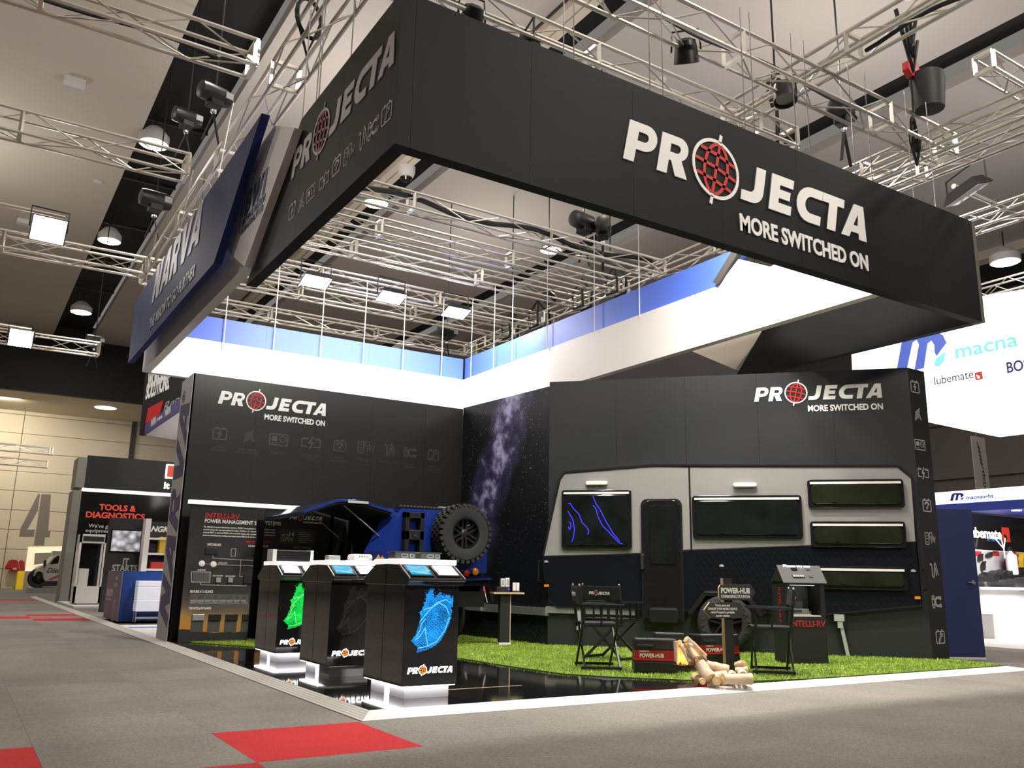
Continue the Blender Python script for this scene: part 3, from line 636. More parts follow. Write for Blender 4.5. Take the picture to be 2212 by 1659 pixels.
truss((2.95, 4.6, ZT), (2.95, 20.4, ZT), 'long aluminium truss running above the lettered side banner and navy banner', .36, .8)
yl = 'aluminium cross truss inside the hanging ring, %s from the front banner'
for Y, x1, wd in ((13.3, 12.15, 'first'), (14.7, 12.15, 'second'), (16.0, 12.2, 'third'), (18.0, 12.25, 'fourth'), (19.35, 12.3, 'fifth'), (21.67, 12.3, 'sixth')):
    truss((3.15, Y, ZT), (x1, Y, ZT), yl % wd, .30, .8)
truss((12.2, 8.6, ZT), (12.2, 21.8, ZT), 'aluminium truss closing the far side of the ring rig, meeting the cross truss ends', .30, .8)
truss((9.15, 3.2, ZT + .34), (9.15, 8.4, ZT + .34), 'aluminium truss with black cable crossing over the front truss at the top of the photo', .30, .6)
truss((4.5, 6.77, ZT), (12.1, 6.77, ZT), 'aluminium truss above the front banner ending in a black strap', .34, .6)
truss((3.15, 7.95, ZT), (9.95, 7.95, ZT), 'aluminium truss just showing over the top edge of the front banner', .30, .6)
truss((11.6, 4.8, ZT - .1), (11.6, 8.4, ZT - .1), 'aluminium truss over the far end of the front banner, nearer of a close pair', .26, .5)
truss((12.48, 4.4, ZT), (12.48, 9.2, ZT), 'bright aluminium truss over the far end of the front banner, farther of a close pair', .26, .45)
truss((15.0, 5.6, ZT - .1), (15.0, 9.0, ZT - .1), 'bright aluminium truss emerging behind the far corner of the front banner', .30, .5)
truss((11.1, 5.55, ZT + .45), (12.6, 5.55, ZT + .45), 'short aluminium truss stub with open ends lying over the bright truss', .26, .4)
p = PY(0, 985, 44); q = PY(115, 972, 44)
truss(PY(-60, 960, 44), PY(113, 975, 44), 'small distant truss against the cream wall, upper of two', .3, .7, .03)
truss(PY(-60, 990, 44), PY(102, 1003, 44), 'small distant truss against the cream wall, lower of two', .3, .7, .03)
p = PX(2150, 668, 21.8); truss((21.5, p.y - 2.2, 8.4), (21.5, p.y + 2, 8.4), 'truss above the white illuminated sign', .34, .5)
# ---- chain hoists
def chain_pts(mb, p0, p1, r): mb.tube([p0, p1], r, 4)
def hoist(px, py, z, label, s=1.0, ang=.4, up=3.6, strap=.55):
    p = PZ(px, py, z); up = 12.0 - z; t = thing('chain_hoist', label, 'hoist', p, ang, 'chain hoists')
    MB().lathe((-.26 * s, 0, 0), (1, 0, 0), ((.07 * s, 0), (.13 * s, .02 * s), (.14 * s, .1 * s), (.14 * s, .40 * s), (.11 * s, .5 * s), (.05 * s, .52 * s)), 18).build('motor_body', 'plastic_black', t, False, True)
    MB().box(-.1 * s, .1 * s, -.1 * s, .1 * s, -.2 * s, -.02).build('gear_box', 'plastic_black', t, False, bevel=.02)
    MB().box(.1 * s, .22 * s, -.145 * s, -.13 * s, -.05 * s, .05 * s).build('rating_plate', 'grey_vinyl', t, False)
    MB().tube([(0, 0, .1), (0, 0, up + (.55 if 2.6 < p.x < 4.2 else 0))], .016, 5).build('load_chain', 'black_metal', t, False)
    MB().lathe((0, 0, -.32 * s), (0, 0, 1), ((.02, 0), (.045 * s, .03), (.045 * s, .07), (.02, .1)), 10).build('hook', 'steel', t, False, True)
    mb = MB(); mb.bar((0, 0, -.3 * s), (.16, 0, -.3 * s - strap), .05, .012); mb.bar((0, 0, -.3 * s), (-.16, 0, -.3 * s - strap), .05, .012); mb.build('lifting_strap', 'black_matt', t, False)
    return t
hoist(465, 205, 8.7, 'large black chain hoist in the black slot beside the aisle truss end', 1.1, .3)
hoist(405, 254, 9.6, 'smaller black chain hoist hanging on a long chain in the black slot', 1.1, .2, 2.6)
hoist(337, 432, 9.3, 'black chain hoist with pale side caps lower in the black slot', 1.4, .1, 3.0)
hoist(1676, 200, 8.5, 'black chain hoist above the front banner, tilted, beneath the crossing trusses', 1.0, .6)
hoist(1820, 243, 8.3, 'black chain hoist with two lifting straps above the lettering of the front banner', 1.1, .2)
hoist(1262, 480, 8.3, 'black chain hoist in the cluster where the ring trusses meet', 1.3, .2)
hoist(1302, 492, 8.2, 'second black chain hoist in the cluster behind the front banner edge', 1.2, .9)
hoist(1185, 640, 8.1, 'black chain hoist above the fourth cross truss', 1.0, .5)
hoist(1105, 690, 8.2, 'black chain hoist beside the white rods near the ring corner', 1.0, 1.2)
hoist(966, 716, 7.95, 'black chain hoist on the sixth cross truss above the blue band', 1.2, .3)
hoist(205, 735, 8.1, 'black chain hoist at the end of the lowest aisle truss', 1.1, .2)
# hand hoist with red casing and a black chain bag
hp = PZ(1968, 150, 8.35); t = thing('hand_chain_hoist', 'red cased chain hoist hanging in black straps above the front truss', 'hoist', hp)
MB().lathe((0, -.06, 0), (0, 1, 0), ((.08, 0), (.15, .01), (.15, .11), (.08, .12)), 7).build('hoist_casing', 'red_vinyl', t, False)
mb = MB(); mb.bar((0, 0, .15), (-.25, 0, .9), .06, .014); mb.bar((0, 0, .15), (.25, 0, .95), .06, .014); mb.build('lifting_strap', 'black_matt', t, False)
mb = MB(); mb.tube([(-.02, 0, -.15), (-.05, 0, -.7)], .014, 5); mb.tube([(.1, 0, -.1), (.13, 0, -.6)], .012, 5); mb.build('load_chain', 'black_metal', t, False)
cp = PZ(2005, 200, 8.0); o = MB().lathe((cp.x, cp.y, cp.z - .3), (0, 0, 1), ((.12, 0), (.2, .03), (.24, .5), (.23, .58), (.2, .56)), 14).build('chain_bag', 'black_matt', smooth=True); tag(o, 'black fabric chain bag under the red cased hoist', 'bag')
for px, py, z, lb in ((668, 40, 7.75, 'black webbing sling looped on the long aisle truss near the top edge'), (1975, 290, 7.6, 'black webbing sling at the end of the front truss'), (1966, 80, 8.0, 'black webbing sling around the crossing truss')):
    p = PZ(px, py, z); mb = MB(); R_ = .26
    mb.tube([(p.x + R_ * math.cos(a) * .7, p.y + R_ * .3 * math.cos(a), p.z + R_ * math.sin(a)) for a in [i * math.pi / 8 for i in range(17)]], .028, 6); mb.tube([(p.x - .16, p.y, p.z), (p.x, p.y, p.z - .5), (p.x + .16, p.y, p.z)], .025, 6)
    tag(mb.build('webbing_sling', 'black_matt'), lb, 'sling')
for x, Y, wd in ((12.05, 14.7, 'second'), (12.05, 16.0, 'third'), (12.1, 18.0, 'fourth'), (12.1, 19.35, 'fifth')):
    mb = MB(); 
    for dx in (-.12, .12): mb.tube([(x + dx, Y - .19, ZT - .19), (x + dx * 1.2, Y - .2, ZT + .2), (x, Y, ZT + .55), (x + dx * 1.2, Y + .2, ZT + .2), (x + dx, Y + .19, ZT - .19), (x + dx, Y - .19, ZT - .19)], .03, 6)
    tag(mb.build('truss_clamp', 'black_matt'), 'black sling at the end of the %s cross truss in the ring' % wd, 'sling')
# ---- cables lying on trusses
def cable(pts, r, label, m='black_matt'):
    mb = MB(); mb.tube(pts, r, 6); tag(mb.build('cable', m, smooth=True), label, 'cable')
cable([(x, 10.43 + .06 * math.sin(x * 3), ZT - .12 + .05 * math.sin(x * 2.1)) for x in [-5 + i * .25 for i in range(29)]], .028, 'black cable bundle inside the highest aisle truss')
cable([(x, 14.2 + .05 * math.sin(x * 3), ZT - .1 + .04 * math.sin(x * 2.7)) for x in [-5 + i * .25 for i in range(29)]], .022, 'black cable bundle inside the second aisle truss')
cable([(x, 13.3 + .05 * math.sin(x * 2), ZT + .06 + .06 * math.sin(x * 2.3)) for x in [4.6 + i * .25 for i in range(30)]], .05, 'thick black cable bundle sagging in the first cross truss of the ring')
cable([(9.15 + .05 * math.sin(y * 3), y, ZT + .2 + .05 * math.sin(y * 4)) for y in [3.4 + i * .2 for i in range(14)]], .03, 'black cable bundle in the crossing truss at the top')
cable([(x, 6.77, ZT - .02 + .05 * math.sin(x * 2.5)) for x in [5 + i * .25 for i in range(26)]], .018, 'thin black cable running through the front truss')
# ---- floodlights
def flood(p, tgt, sx, sy, label, m='lamp_hot', dep=.16, grp='flood lamps'):
    p = V(p); n = (V(tgt) - p).normalized(); u = n.cross(V((0, 0, 1))); u = u.normalized() if u.length > 1e-3 else V((1, 0, 0)); w_ = u.cross(n)
    if w_.z < 0: w_, u = -w_, -u
    t = thing('flood_lamp', label, 'lamp', p, 0, grp); G = Fr(p, u, w_, n)
    mb = MB(); pr = [(-sx, -sy), (sx, -sy), (sx, sy), (-sx, sy)]
    mb.hexa([G.p(a * .7, b * .7, -dep) for a, b in pr] + [G.p(a, b, 0) for a, b in pr]); mb.build('lamp_housing', 'plastic_black', t)
    mb = MB().fbox(G, -sx * .92, sx * .92, -sy * .92, sy * .92, .001, .006); mb.build('lamp_lens', m, t)
    mb = MB(); mb.tube([G.p(-sx * 1.05, 0, -.05), G.p(-sx * 1.05, 0, -.05) + V((0, 0, .42)), G.p(sx * 1.05, 0, -.05) + V((0, 0, .42)), G.p(sx * 1.05, 0, -.05)], .016, 6); mb.build('lamp_bracket', 'black_metal', t)
    return t
for (x, y, z, lb) in ((105, 497, 7.55, 'glaring flood lamp clamped under a pipe over the aisle, upper of two'), (45, 731, 7.5, 'glaring flood lamp on the lowest aisle truss, lower of two')):
    p = PZ(x, y, z); flood(p, (p.x * .3 + 1, p.y * .55, 2.5), .32, .26, lb)
a, b = PZ(0, 440, 7.95), PZ(141, 470, 7.95); d = (a - b).normalized()
tag(MB().tube([b, b + d * 4], .04, 10).build('pipe', 'aluminium'), 'bare aluminium pipe over the aisle holding a flood lamp', 'pipe')
a, b = PZ(0, 701, 7.95), PZ(68, 712, 7.95); d = (a - b).normalized()
tag(MB().tube([b, b + d * 4], .05, 10).build('pipe', 'aluminium'), 'short aluminium pipe above the lowest aisle truss', 'pipe')
for (x, y, z, lb) in ((682, 609, 7.2, 'bright panel lamp under the cross trusses, leftmost of three'), (845, 643, 7.2, 'bright panel lamp under the cross trusses, middle of three'), (985, 676, 7.2, 'bright panel lamp under the cross trusses, rightmost of three')):
    p = PZ(x, y, z); flood(p, (p.x, p.y - 1.0, 4), .32, .22, lb)
    area('ring_lamp_light', (p.x - .3, 13.9, 6.9), (p.x - .3, 17.4, 4.75), 110, .5, (1, .96, .92), spread=110)
area('ring_lamp_light', (7.9, 15.9, 6.9), (9.7, 15.2, 5.1), 75, .4, (1, .95, .9), spread=120)
area('ring_lamp_light', (8.0, 7.9, 7.0), (9.7, 8.6, 5.1), 120, .4, (1, .95, .88), spread=110)
p = PZ(2090, 420, 7.5); flood(p, (p.x + 1, p.y - .5, 3), .5, .14, 'dark unlit bar lamp behind the top edge of the front banner', 'black_gloss', .18)
a = PZ(2060, 402, 7.75); tag(MB().tube([a, a + V((1.6, 0, 0))], .045, 10).build('pipe', 'aluminium'), 'pipe holding the dark bar lamp behind the front banner', 'pipe')
# security dome and speakers
p = PZ(878, 368, 11.7); t = thing('dome_camera', 'white dome camera under the cream ceiling beam', 'camera', p)
MB().lathe((0, 0, -.25), (0, 0, 1), ((.10, 0), (.2, .08), (.24, .2), (.24, .34), (.1, .42)), 18).build('dome_housing', 'white', t, False, True)
MB().lathe((0, 0, -.34), (0, 0, 1), ((.0, 0), (.12, .03), (.17, .11)), 16).build('dome_lens', 'black_gloss', t, False, True)

def par(p, tgt, power, label, size=.28):  # lamp can with an area light, added to brighten the stand
    p = V(p); n = (V(tgt) - p).normalized(); t = thing('added_stage_lamp', label, 'lamp', p, 0, 'added stage lamps on the trusses')
    MB().lathe(p - n * .3, n, ((.05, 0), (.12, .03), (.14, .12), (.16, .30), (.15, .30), (.12, .26)), 18).build('lamp_can', 'plastic_black', t, smooth=True)
    MB().lathe(p - n * .06, n, ((.13, 0), (.13, .01)), 18).build('lamp_lens', 'lamp_glow', t)
    s_ = n.cross(V((0, 0, 1))).normalized() * .18
    MB().tube([p - n * .15 - s_, p - n * .15 - s_ * .9 + V((0, 0, .28)), p - n * .15 + s_ * .9 + V((0, 0, .28)), p - n * .15 + s_], .014, 6).build('lamp_yoke', 'black_metal', t)
    area('stand_fill_light', p + n * .02, tgt, power, size, (1, .95, .88), spread=95)
par((5.2, 7.95, 7.3), (6.8, 7.6, 0), 85, 'added black stage lamp on the truss behind the front banner, over the fire')
par((8.6, 6.9, 7.3), (8.0, 5.6, 0), 150, 'added black stage lamp on the front truss, over the touch panel stand')
par((4.3, 7.95, 7.3), (4.4, 13.0, 1.1), 120, 'added black stage lamp on the truss behind the front banner, aimed at the left wall')
par((6.9, 7.0, 7.3), (9.2, 9.2, 1.9), 50, 'added black stage lamp on the front truss, aimed at the caravan')
par((3.9, 6.95, 7.3), (4.6, 5.6, 0), 80, 'added black stage lamp on the front truss nearest the banner corner')
# ================================================================== CARAVAN on the diagonal wall
mat('cv_grey', (.30, .29, .28), .38, var=.03, scale=1.5)
mat('cv_dark', (.005, .006, .010), .4, var=.2, scale=4, spec=.2)
cv = thing('caravan', 'life-size pale grey and black caravan side with windows and door, on the diagonal wall', 'caravan', CW.p(2.5, 0, .05))
D = .06
MB().prism(CW, [(-.086, 1.30), (-.058, 1.33), (1.40, 1.386), (2.15, 1.444), (3.752, 1.517), (5.126, 1.578), (5.15, .735), (3.93, .59), (.154, .587), (.033, .684), (-.07, 1.1)], .002, D).build('lower_body', 'cv_dark', cv, bevel=.006)
MB().prism(CW, [(-.058, 1.332), (.192, 2.48), (.264, 2.575), (1.59, 2.66), (2.118, 2.642), (2.118, 1.447), (1.40, 1.389)], .002, D).build('front_body', 'cv_grey', cv, bevel=.006)
MB().prism(CW, [(2.138, 1.446), (2.138, 2.642), (4.973, 2.603), (5.14, 2.446), (5.126, 1.581), (3.752, 1.52)], .002, D).build('rear_body', 'cv_grey', cv, bevel=.006)
mb = MB(); mb.stroke(CW, [(-.065, 1.335), (.185, 2.485), (.26, 2.588), (1.59, 2.675), (4.98, 2.615), (5.152, 2.45), (5.16, .74)], .03, .004, D + .012); mb.build('edge_trim', 'black_metal', cv)
mb = MB(); mb.stroke(CW, [(.19, 2.51), (.262, 2.605), (1.59, 2.692), (3.6, 2.655)], .012, .004, D + .008); mb.build('roof_rail', 'steel', cv)
MB().fbox(CW, 2.117, 2.139, 1.44, 2.643, .003, D + .006).build('seam_strip', 'black_metal', cv)
mb = MB(); mb.stroke(CW, [(.03, .69), (.155, .592), (3.93, .595), (5.15, .74)], .02, .004, D + .008); mb.build('sill_rail', 'black_metal', cv)
def cv_window(x0, y0, x1, y1, gm):
    a0, b1 = CW.at(x0, y0); a1, b0 = CW.at(x1, y1)
    f = MB().prism(CW, rrect(a0, a1, b0, b1, .04), .01, D + .045).build('window', 'black_gloss', cv, bevel=.008)
    p = MB().prism(CW, rrect(a0 + .05, a1 - .05, b0 + .05, b1 - .075, .05), D + .02, D + .058).build('window_pane', gm, f, bevel=.012); p.parent = f
    MB().fbox(CW, a0 + .035, a1 - .035, b1 - .066, b1 - .034, D + .04, D + .065).build('window_rail', 'white', f)
    for q in (.28, .72):
        MB().fbox(CW, a0 + (a1 - a0) * q - .03, a0 + (a1 - a0) * q + .03, b0 + .075, b0 + .09, D + .055, D + .07).build('window_latch', 'black_metal', f)
    return f
PMX['window'] = PMX[cv.name]
def cvw(*a):
    n0 = set(o.name for o in bpy.data.objects); f = cv_window(*a); return f
for nm in ('window', 'window.001', 'window.002', 'window.003', 'window.004'): PMX[nm] = PMX[cv.name]
w1 = cvw(1216, 1060, 1367, 1187, 'glass_dark'); cvw(1495, 1072, 1735, 1165, 'glass_dark'); cvw(1742, 1038, 1953, 1098, 'glass_olive'); cvw(1748, 1127, 1957, 1184, 'glass_olive'); cvw(1765, 1222, 1960, 1276, 'glass_olive')
mat('blue_glow', (.02, .02, .9), .4, emit=1.6, ecol=(.04, .03, 1))
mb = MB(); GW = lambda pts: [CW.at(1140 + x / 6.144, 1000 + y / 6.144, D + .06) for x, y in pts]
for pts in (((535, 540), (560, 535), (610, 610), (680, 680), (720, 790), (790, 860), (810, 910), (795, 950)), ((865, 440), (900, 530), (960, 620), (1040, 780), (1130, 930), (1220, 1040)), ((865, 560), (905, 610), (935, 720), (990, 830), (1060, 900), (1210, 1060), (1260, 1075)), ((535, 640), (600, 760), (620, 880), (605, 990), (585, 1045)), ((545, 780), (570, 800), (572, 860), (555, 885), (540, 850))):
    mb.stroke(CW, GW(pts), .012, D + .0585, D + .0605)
mb.build('painted_light_streak', 'blue_glow', w1)  # glowing ribbons stand in for streaks of blue light on the pane
# door
a0, b1 = CW.at(1385, 1078); a1, b0 = CW.at(1480, 1342)
MB().prism(CW, [(a0, b0), (a1, b0), (a1, b1 - .1)] + arc(a1 - .1, b1 - .1, .1, 0, 90, 5) + arc(a0 + .1, b1 - .1, .1, 90, 180, 5), .01, D + .03).build('door_frame', 'black_metal', cv, bevel=.008)
dr = MB().prism(CW, [(a0 + .03, b0 + .03), (a1 - .03, b0 + .03)] + arc(a1 - .13, b1 - .13, .1, 0, 90, 5) + arc(a0 + .13, b1 - .13, .1, 90, 180, 5), .02, D + .045).build('door', 'black_gloss', cv, bevel=.006)
PMX['door'] = PMX[cv.name]
MB().prism(CW, rrect(a0 + .13, a1 - .09, b1 - .95, b1 - .1, .06), D + .04, D + .055).build('door_window', 'glass_dark', dr, bevel=.006)
a, b = CW.at(1389, 1213); MB().prism(CW, rrect(a - .022, a + .022, b - .11, b + .11, .02), D + .04, D + .07).build('door_handle', 'steel', dr, bevel=.004)
a, b = CW.at(1436, 1330); MB().prism(CW, rrect(a - .2, a + .2, b - .09, b + .1, .03), .01, D + .12).build('entry_step', 'black_metal', cv, bevel=.01)
MB().fbox(CW, a - .18, a + .18, b + .1, b + .112, D, D + .12).build('step_edge', 'steel', cv)
for x, y in ((1291, 1045), (1609, 1049)):
    a, b = CW.at(x, y); MB().prism(CW, rrect(a - .165, a + .165, b - .03, b + .03, .028), .02, D + .06).build('awning_lamp', 'white', cv, bevel=.01)
for x, y in ((1183, 1265), (1980, 1291)):
    a, b = CW.at(x, y); MB().fbox(CW, a - .035, a + .035, b - .018, b + .018, D, D + .02).build('marker_lamp', 'orange', cv)
for x, y in ((1182, 1213), (1559, 1222), (1971, 1233)):
    a, b = CW.at(x, y); MB().prism(CW, [(a - .03, b - .016), (a + .03, b - .016), (a + .03, b + .008), (a, b + .02), (a - .03, b + .008)], D, D + .008).build('maker_badge', 'grey_vinyl', cv)
for x, y0, y1 in ((1166, 1212, 1255), (1997, 1232, 1275)):
    a, b1_ = CW.at(x, y0); _, b0_ = CW.at(x, y1); s = 1 if x > 1500 else -1
    MB().tube([CW.p(a - s * .03, b1_, .03), CW.p(a, b1_, .08), CW.p(a, b0_, .08), CW.p(a - s * .03, b0_, .03)], .013, 8).build('grab_handle', 'black_metal', cv)
# tread plate ribs
mb = MB(); rw_ = 0
z = .66
while z < 1.54:
    s = 2.2 + (.045 if rw_ % 2 else 0)
    while s < 5.1:
        top = 1.45 + (s - 2.2) * .043; bot = .63 if s < 3.9 else .63 + (s - 3.9) * .11
        hit = any(a - .02 < s < b + .02 and c - .02 < z < d + .02 for a, b, c, d in ((3.73, 5.02, 1.46, 1.9), (3.8, 5.0, .9, 1.27))) or math.hypot(s - 2.57, z - .46) < .52
        if bot < z < top - .04 and not hit:
            q = 1 if rw_ % 2 else 1
            mb.stroke(CW, [(s - .018, z + .02), (s + .018, z - .02)], .012, D, D + .006)
        s += .09
    z += .075; rw_ += 1
o = mb.build('tread_plate', mat('tread', (.03, .032, .036), .3, metal=.6), cv); o['kind'] = 'stuff'
# wheel and arch
wc = (2.57, .46)
mb = MB(); mb.stroke(CW, [(2.08, .55), (2.30, .835), (2.86, .835), (3.07, .55)], .06, .01, D + .10); mb.build('wheel_arch', 'black_metal', cv)
MB().fbox(CW, 2.3, 2.6, .845, .868, D, D + .11).build('arch_highlight', 'steel', cv)
def wheel(parent, c, ax, R, W, rim_r, spokes=6, lugs=0, name='wheel', local=False, upv=(0, 0, 1)):
    c = V(c); ax = V(ax).normalized(); up = V(upv); sd = ax.cross(up).normalized(); up = sd.cross(ax)
    wlx = MB().lathe(c - ax * W / 2, ax, ((rim_r, 0), (rim_r + .02, -.012), (R - .035, -.002), (R - .008, W * .1), (R, W * .25), (R, W * .75), (R - .008, W * .9), (R - .035, W + .002), (rim_r + .02, W + .012), (rim_r, W), (rim_r, 0)), 44).build(name, 'rubber', parent, smooth=True)
    PMX[wlx.name] = PMX[parent.name]
    MB().lathe(c - ax * W * .3, ax, ((0.01, 0), (rim_r * .96, 0), (rim_r * .99, W * .2), (rim_r + .004, W * .82), (rim_r - .012, W * .82), (rim_r * .9, W * .45), (rim_r * .3, W * .4), (0.01, W * .4)), 36).build('rim', 'black_gloss', wlx, smooth=True)
    for k in range(spokes):
        an = 2 * math.pi * k / spokes; d = up * math.cos(an) + sd * math.sin(an); e = up * -math.sin(an) + sd * math.cos(an); mb = MB()
        for s in (-1, 1): mb.bar(c + ax * W * .26 + d * rim_r * .22 + e * s * rim_r * .12, c + ax * W * .30 + d * rim_r * .93 + e * s * rim_r * .15, rim_r * .13, .03, ax)
        mb.build('spoke', 'kiosk_gloss', wlx)
    MB().lathe(c + ax * W * .1, ax, ((.06, 0), (.06, W * .22), (.04, W * .26), (0.005, W * .26)), 16).build('hub_cap', 'black_metal', wlx, smooth=True)
    for k in range(6):
        an = 2 * math.pi * (k + .5) / 6; d = up * math.cos(an) + sd * math.sin(an); MB().lathe(c + ax * W * .2 + d * .085, ax, ((.011, 0), (.011, .03), (.006, .035)), 8).build('wheel_nut', 'steel', wlx)
    if lugs:
        mb = MB()
        for k in range(lugs):
            an = 2 * math.pi * k / lugs; d = up * math.cos(an) + sd * math.sin(an); e = up * -math.sin(an) + sd * math.cos(an)
            for s, o_ in ((-1, 0), (1, .5), (-.33, .5), (.33, 0)):
                an2 = an + o_ * 2 * math.pi / lugs; d2 = up * math.cos(an2) + sd * math.sin(an2); e2 = up * -math.sin(an2) + sd * math.cos(an2)
                p = c + d2 * (R + .004) + ax * s * W * .40; q = ax * W * (.13 if abs(s) == 1 else .12); t_ = e2 * (R * math.pi / lugs * .62)
                mb.hexa([p - q - t_ - d2 * .03, p + q - t_ - d2 * .03, p + q + t_ - d2 * .03, p - q + t_ - d2 * .03, p - q - t_ * .9 + d2 * .013, p + q - t_ * .9 + d2 * .013, p + q + t_ * .9 + d2 * .013, p - q + t_ * .9 + d2 * .013])
        mb.build('tread', 'rubber', wlx)['kind'] = 'stuff'
    return wlx
wh = wheel(cv, CW.p(2.57, .44, .09), CW.n, .385, .16, .235, 5)
for k, ch in enumerate('ALL TRAIL TRAIL'):
    an = math.radians(200 - k * 16); rr = .31
    if ch != ' ':
        G = Fr(CW.p(2.57 + rr * math.cos(an), .44 + rr * math.sin(an), .182), CW.u * math.sin(an) - CW.w * math.cos(an), CW.u * math.cos(an) + CW.w * math.sin(an), CW.n)
        text(ch, G, -.02, -.025, .055, 'dim_vinyl', wh, bold=.02)
# rear jack leg, drawbar and coupling
mb = MB(); ja, jb = CW.at(1812, 1330), CW.at(1832, 1424)
mat('zinc', (.52, .58, .54), .35, metal=.35, var=.1)
mb.stroke(CW, [(ja[0] + .01, ja[1] - .09), (jb[0], Z0)], .045, .02, .075); mb.build('jack_leg', 'zinc', cv)
MB().fbox(CW, ja[0] - .07, ja[0] + .06, ja[1] - .07, ja[1] + .02, .02, .09).build('jack_bracket', 'zinc', cv)
MB().fbox(CW, ja[0] - .03, ja[0] + .035, ja[1] - .16, ja[1] - .07, .02, .085).build('jack_collar', 'zinc', cv)
a, b = CW.at(1252, 1330); MB().fbox(CW, a - .03, a + .03, b - .2, b + .06, .02, .08).build('front_leg_bracket', 'zinc', cv)
a, b = CW.at(1256, 1345); MB().fbox(CW, a - .012, a + .012, Z0, b, .02, .05).build('front_leg', 'zinc', cv)
MB().fbox(CW, -.02, 1.3, .505, .60, .01, .05).build('drawbar', 'galv', cv)
e0 = SW.at(1012, 1302)[0]; 
_, d1 = SW.at(1100, 1308); _, d0 = SW.at(1100, 1324)
MB().fbox(SW, e0 + .12, Ls + .03, d0, d1, .004, .07).build('drawbar_arm', 'galv', cv)
MB().prism(SW, [(e0, d0 + .03), (e0 + .04, d1 + .06), (e0 + .1, d1 + .02), (e0 + .5, d1 + .02), (e0 + .5, d0), (e0 + .1, d0)], .004, .11).build('coupling', 'galv', cv, bevel=.008)
a, b = SW.at(1016, 1293); MB().tube([SW.p(a, b - .03, .06), SW.p(a + .04, b + .08, .06)], [.025, .03], 8).build('coupling_lever', 'steel', cv)
a, b = SW.at(1054, 1298); MB().tube([SW.p(a + .06, b - .02, .06), SW.p(a - .01, b + .14, .06)], .013, 8).build('brake_lever', 'steel', cv)
MB().tube([SW.p(a, b + .10, .06), SW.p(a - .06, b + .24, .06)], .022, 8).build('brake_grip', 'red_vinyl', cv)
# ================================================================== BLUE CAMPER TRAILER
mat('trailer_blue', (.010, .028, .20), .12, coat=.9, var=.04)
YR = 11.2
tr = thing('camper_trailer', 'dark blue camper trailer with raised side hatch and spare wheel on its back', 'trailer', (5.7, YR + .8, Z0))
XZ = Fr((0, YR, 0), (1, 0, 0))
MB().prism(XZ, [(5.28, 1.93), (6.45, 1.95), (6.62, 1.85), (6.68, 1.25), (6.68, 1.06), (5.02, 1.02), (4.98, 1.33)], -.05, 0).build('rear_panel', 'trailer_blue', tr, bevel=.008)
MB().hexa([(5.30, YR, 1.93), (5.18, YR + .22, 1.94), (5.20, YR + .25, 1.94), (5.30, YR + .04, 1.93), (5.28, YR, 1.93), (5.18, YR + .22, 1.95), (5.2, YR + .25, 1.95), (5.3, YR + .04, 1.95)]).build('corner_cap', 'trailer_blue', tr)
MB().add([(5.28, YR, 1.93), (4.98, YR, 1.33), (5.02, YR, 1.02), (4.86, YR + .26, 1.02), (4.83, YR + .26, 1.33), (5.15, YR + .26, 1.94), (5.28, YR + .05, 1.93), (5.02, YR + .05, 1.33), (5.06, YR + .05, 1.02), (4.92, YR + .28, 1.02), (4.9, YR + .28, 1.33), (5.2, YR + .28, 1.94)],
         [(0, 1, 4, 5), (1, 2, 3, 4), (6, 11, 10, 7), (7, 10, 9, 8), (0, 5, 11, 6), (2, 8, 9, 3), (0, 6, 7, 1), (1, 7, 8, 2), (5, 4, 10, 11), (4, 3, 9, 10)]).build('corner_panel', 'trailer_blue', tr)
MB().box(5.2, 6.6, YR + .05, 13.1, 1.90, 1.95).build('roof_panel', 'trailer_blue', tr)
MB().box(6.6, 6.66, YR + .05, 13.1, .8, 1.88).build('side_wall', 'trailer_blue', tr)
MB().box(4.9, 6.6, 13.02, 13.1, .8, 1.93).build('front_wall', 'black_matt', tr)
MB().box(5.62, 5.66, YR + .05, 13.02, .86, 1.9).build('inner_wall', 'black_gloss', tr)
MB().box(4.88, 5.62, YR + .28, 13.02, .80, .9).build('galley_floor', 'black_metal', tr)
MB().box(4.84, 4.90, YR + .28, 13.1, .62, 1.05).build('side_skirt', 'trailer_blue', tr)
MB().box(4.9, 6.66, YR + .02, 13.1, .58, .80).build('chassis', 'black_metal', tr)
MB().box(4.95, 5.0, 12.35, 12.4, .9, 1.92).build('frame_post', 'black_metal', tr)
PI = MB().box(5.56, 5.60, 11.75, 12.15, 1.05, 1.72).build('info_board', 'black_gloss', tr); PMX[PI.name] = PMX[tr.name]
G = Fr((5.555, 12.15, 1.05), (0, -1, 0)); mb = MB(); mb.stroke(G, [(.02, .02), (.38, .02), (.38, .65), (.02, .65)], .015, .001, .006, True); mb.build('board_frame', 'galv', PI)
text('POWER\nMANAGEMENT', G, .06, .5, .035, 'grey_vinyl', PI)
h = MB(); hp_ = [(5.13, 1.90), (4.57, 2.02), (4.30, 2.0), (3.84, 1.82)]
XZh = Fr((0, 0, 0), (1, 0, 0), (0, 0, 1), (0, -1, 0))
ht = MB().prism(XZh, hp_ + [(x, z - .035) for x, z in hp_[::-1]], -12.95, -11.22).build('hatch', 'trailer_blue', tr, bevel=.004); PMX[ht.name] = PMX[tr.name]
MB().prism(XZh, [(x + (.02 if i == 0 else 0), z - .036) for i, (x, z) in enumerate(hp_)] + [(x, z - .06) for x, z in hp_[::-1]], -12.93, -11.26).build('hatch_lining', 'black_matt', ht)
for y in (11.35, 12.8): MB().tube([(5.05, y, 1.5), (4.45, y, 1.94)], .011, 7).build('gas_strut', 'steel', ht)
MB().box(4.45, 4.75, 11.205, 11.222, 1.965, 2.0).build('hatch_latch', 'grey_vinyl', ht)
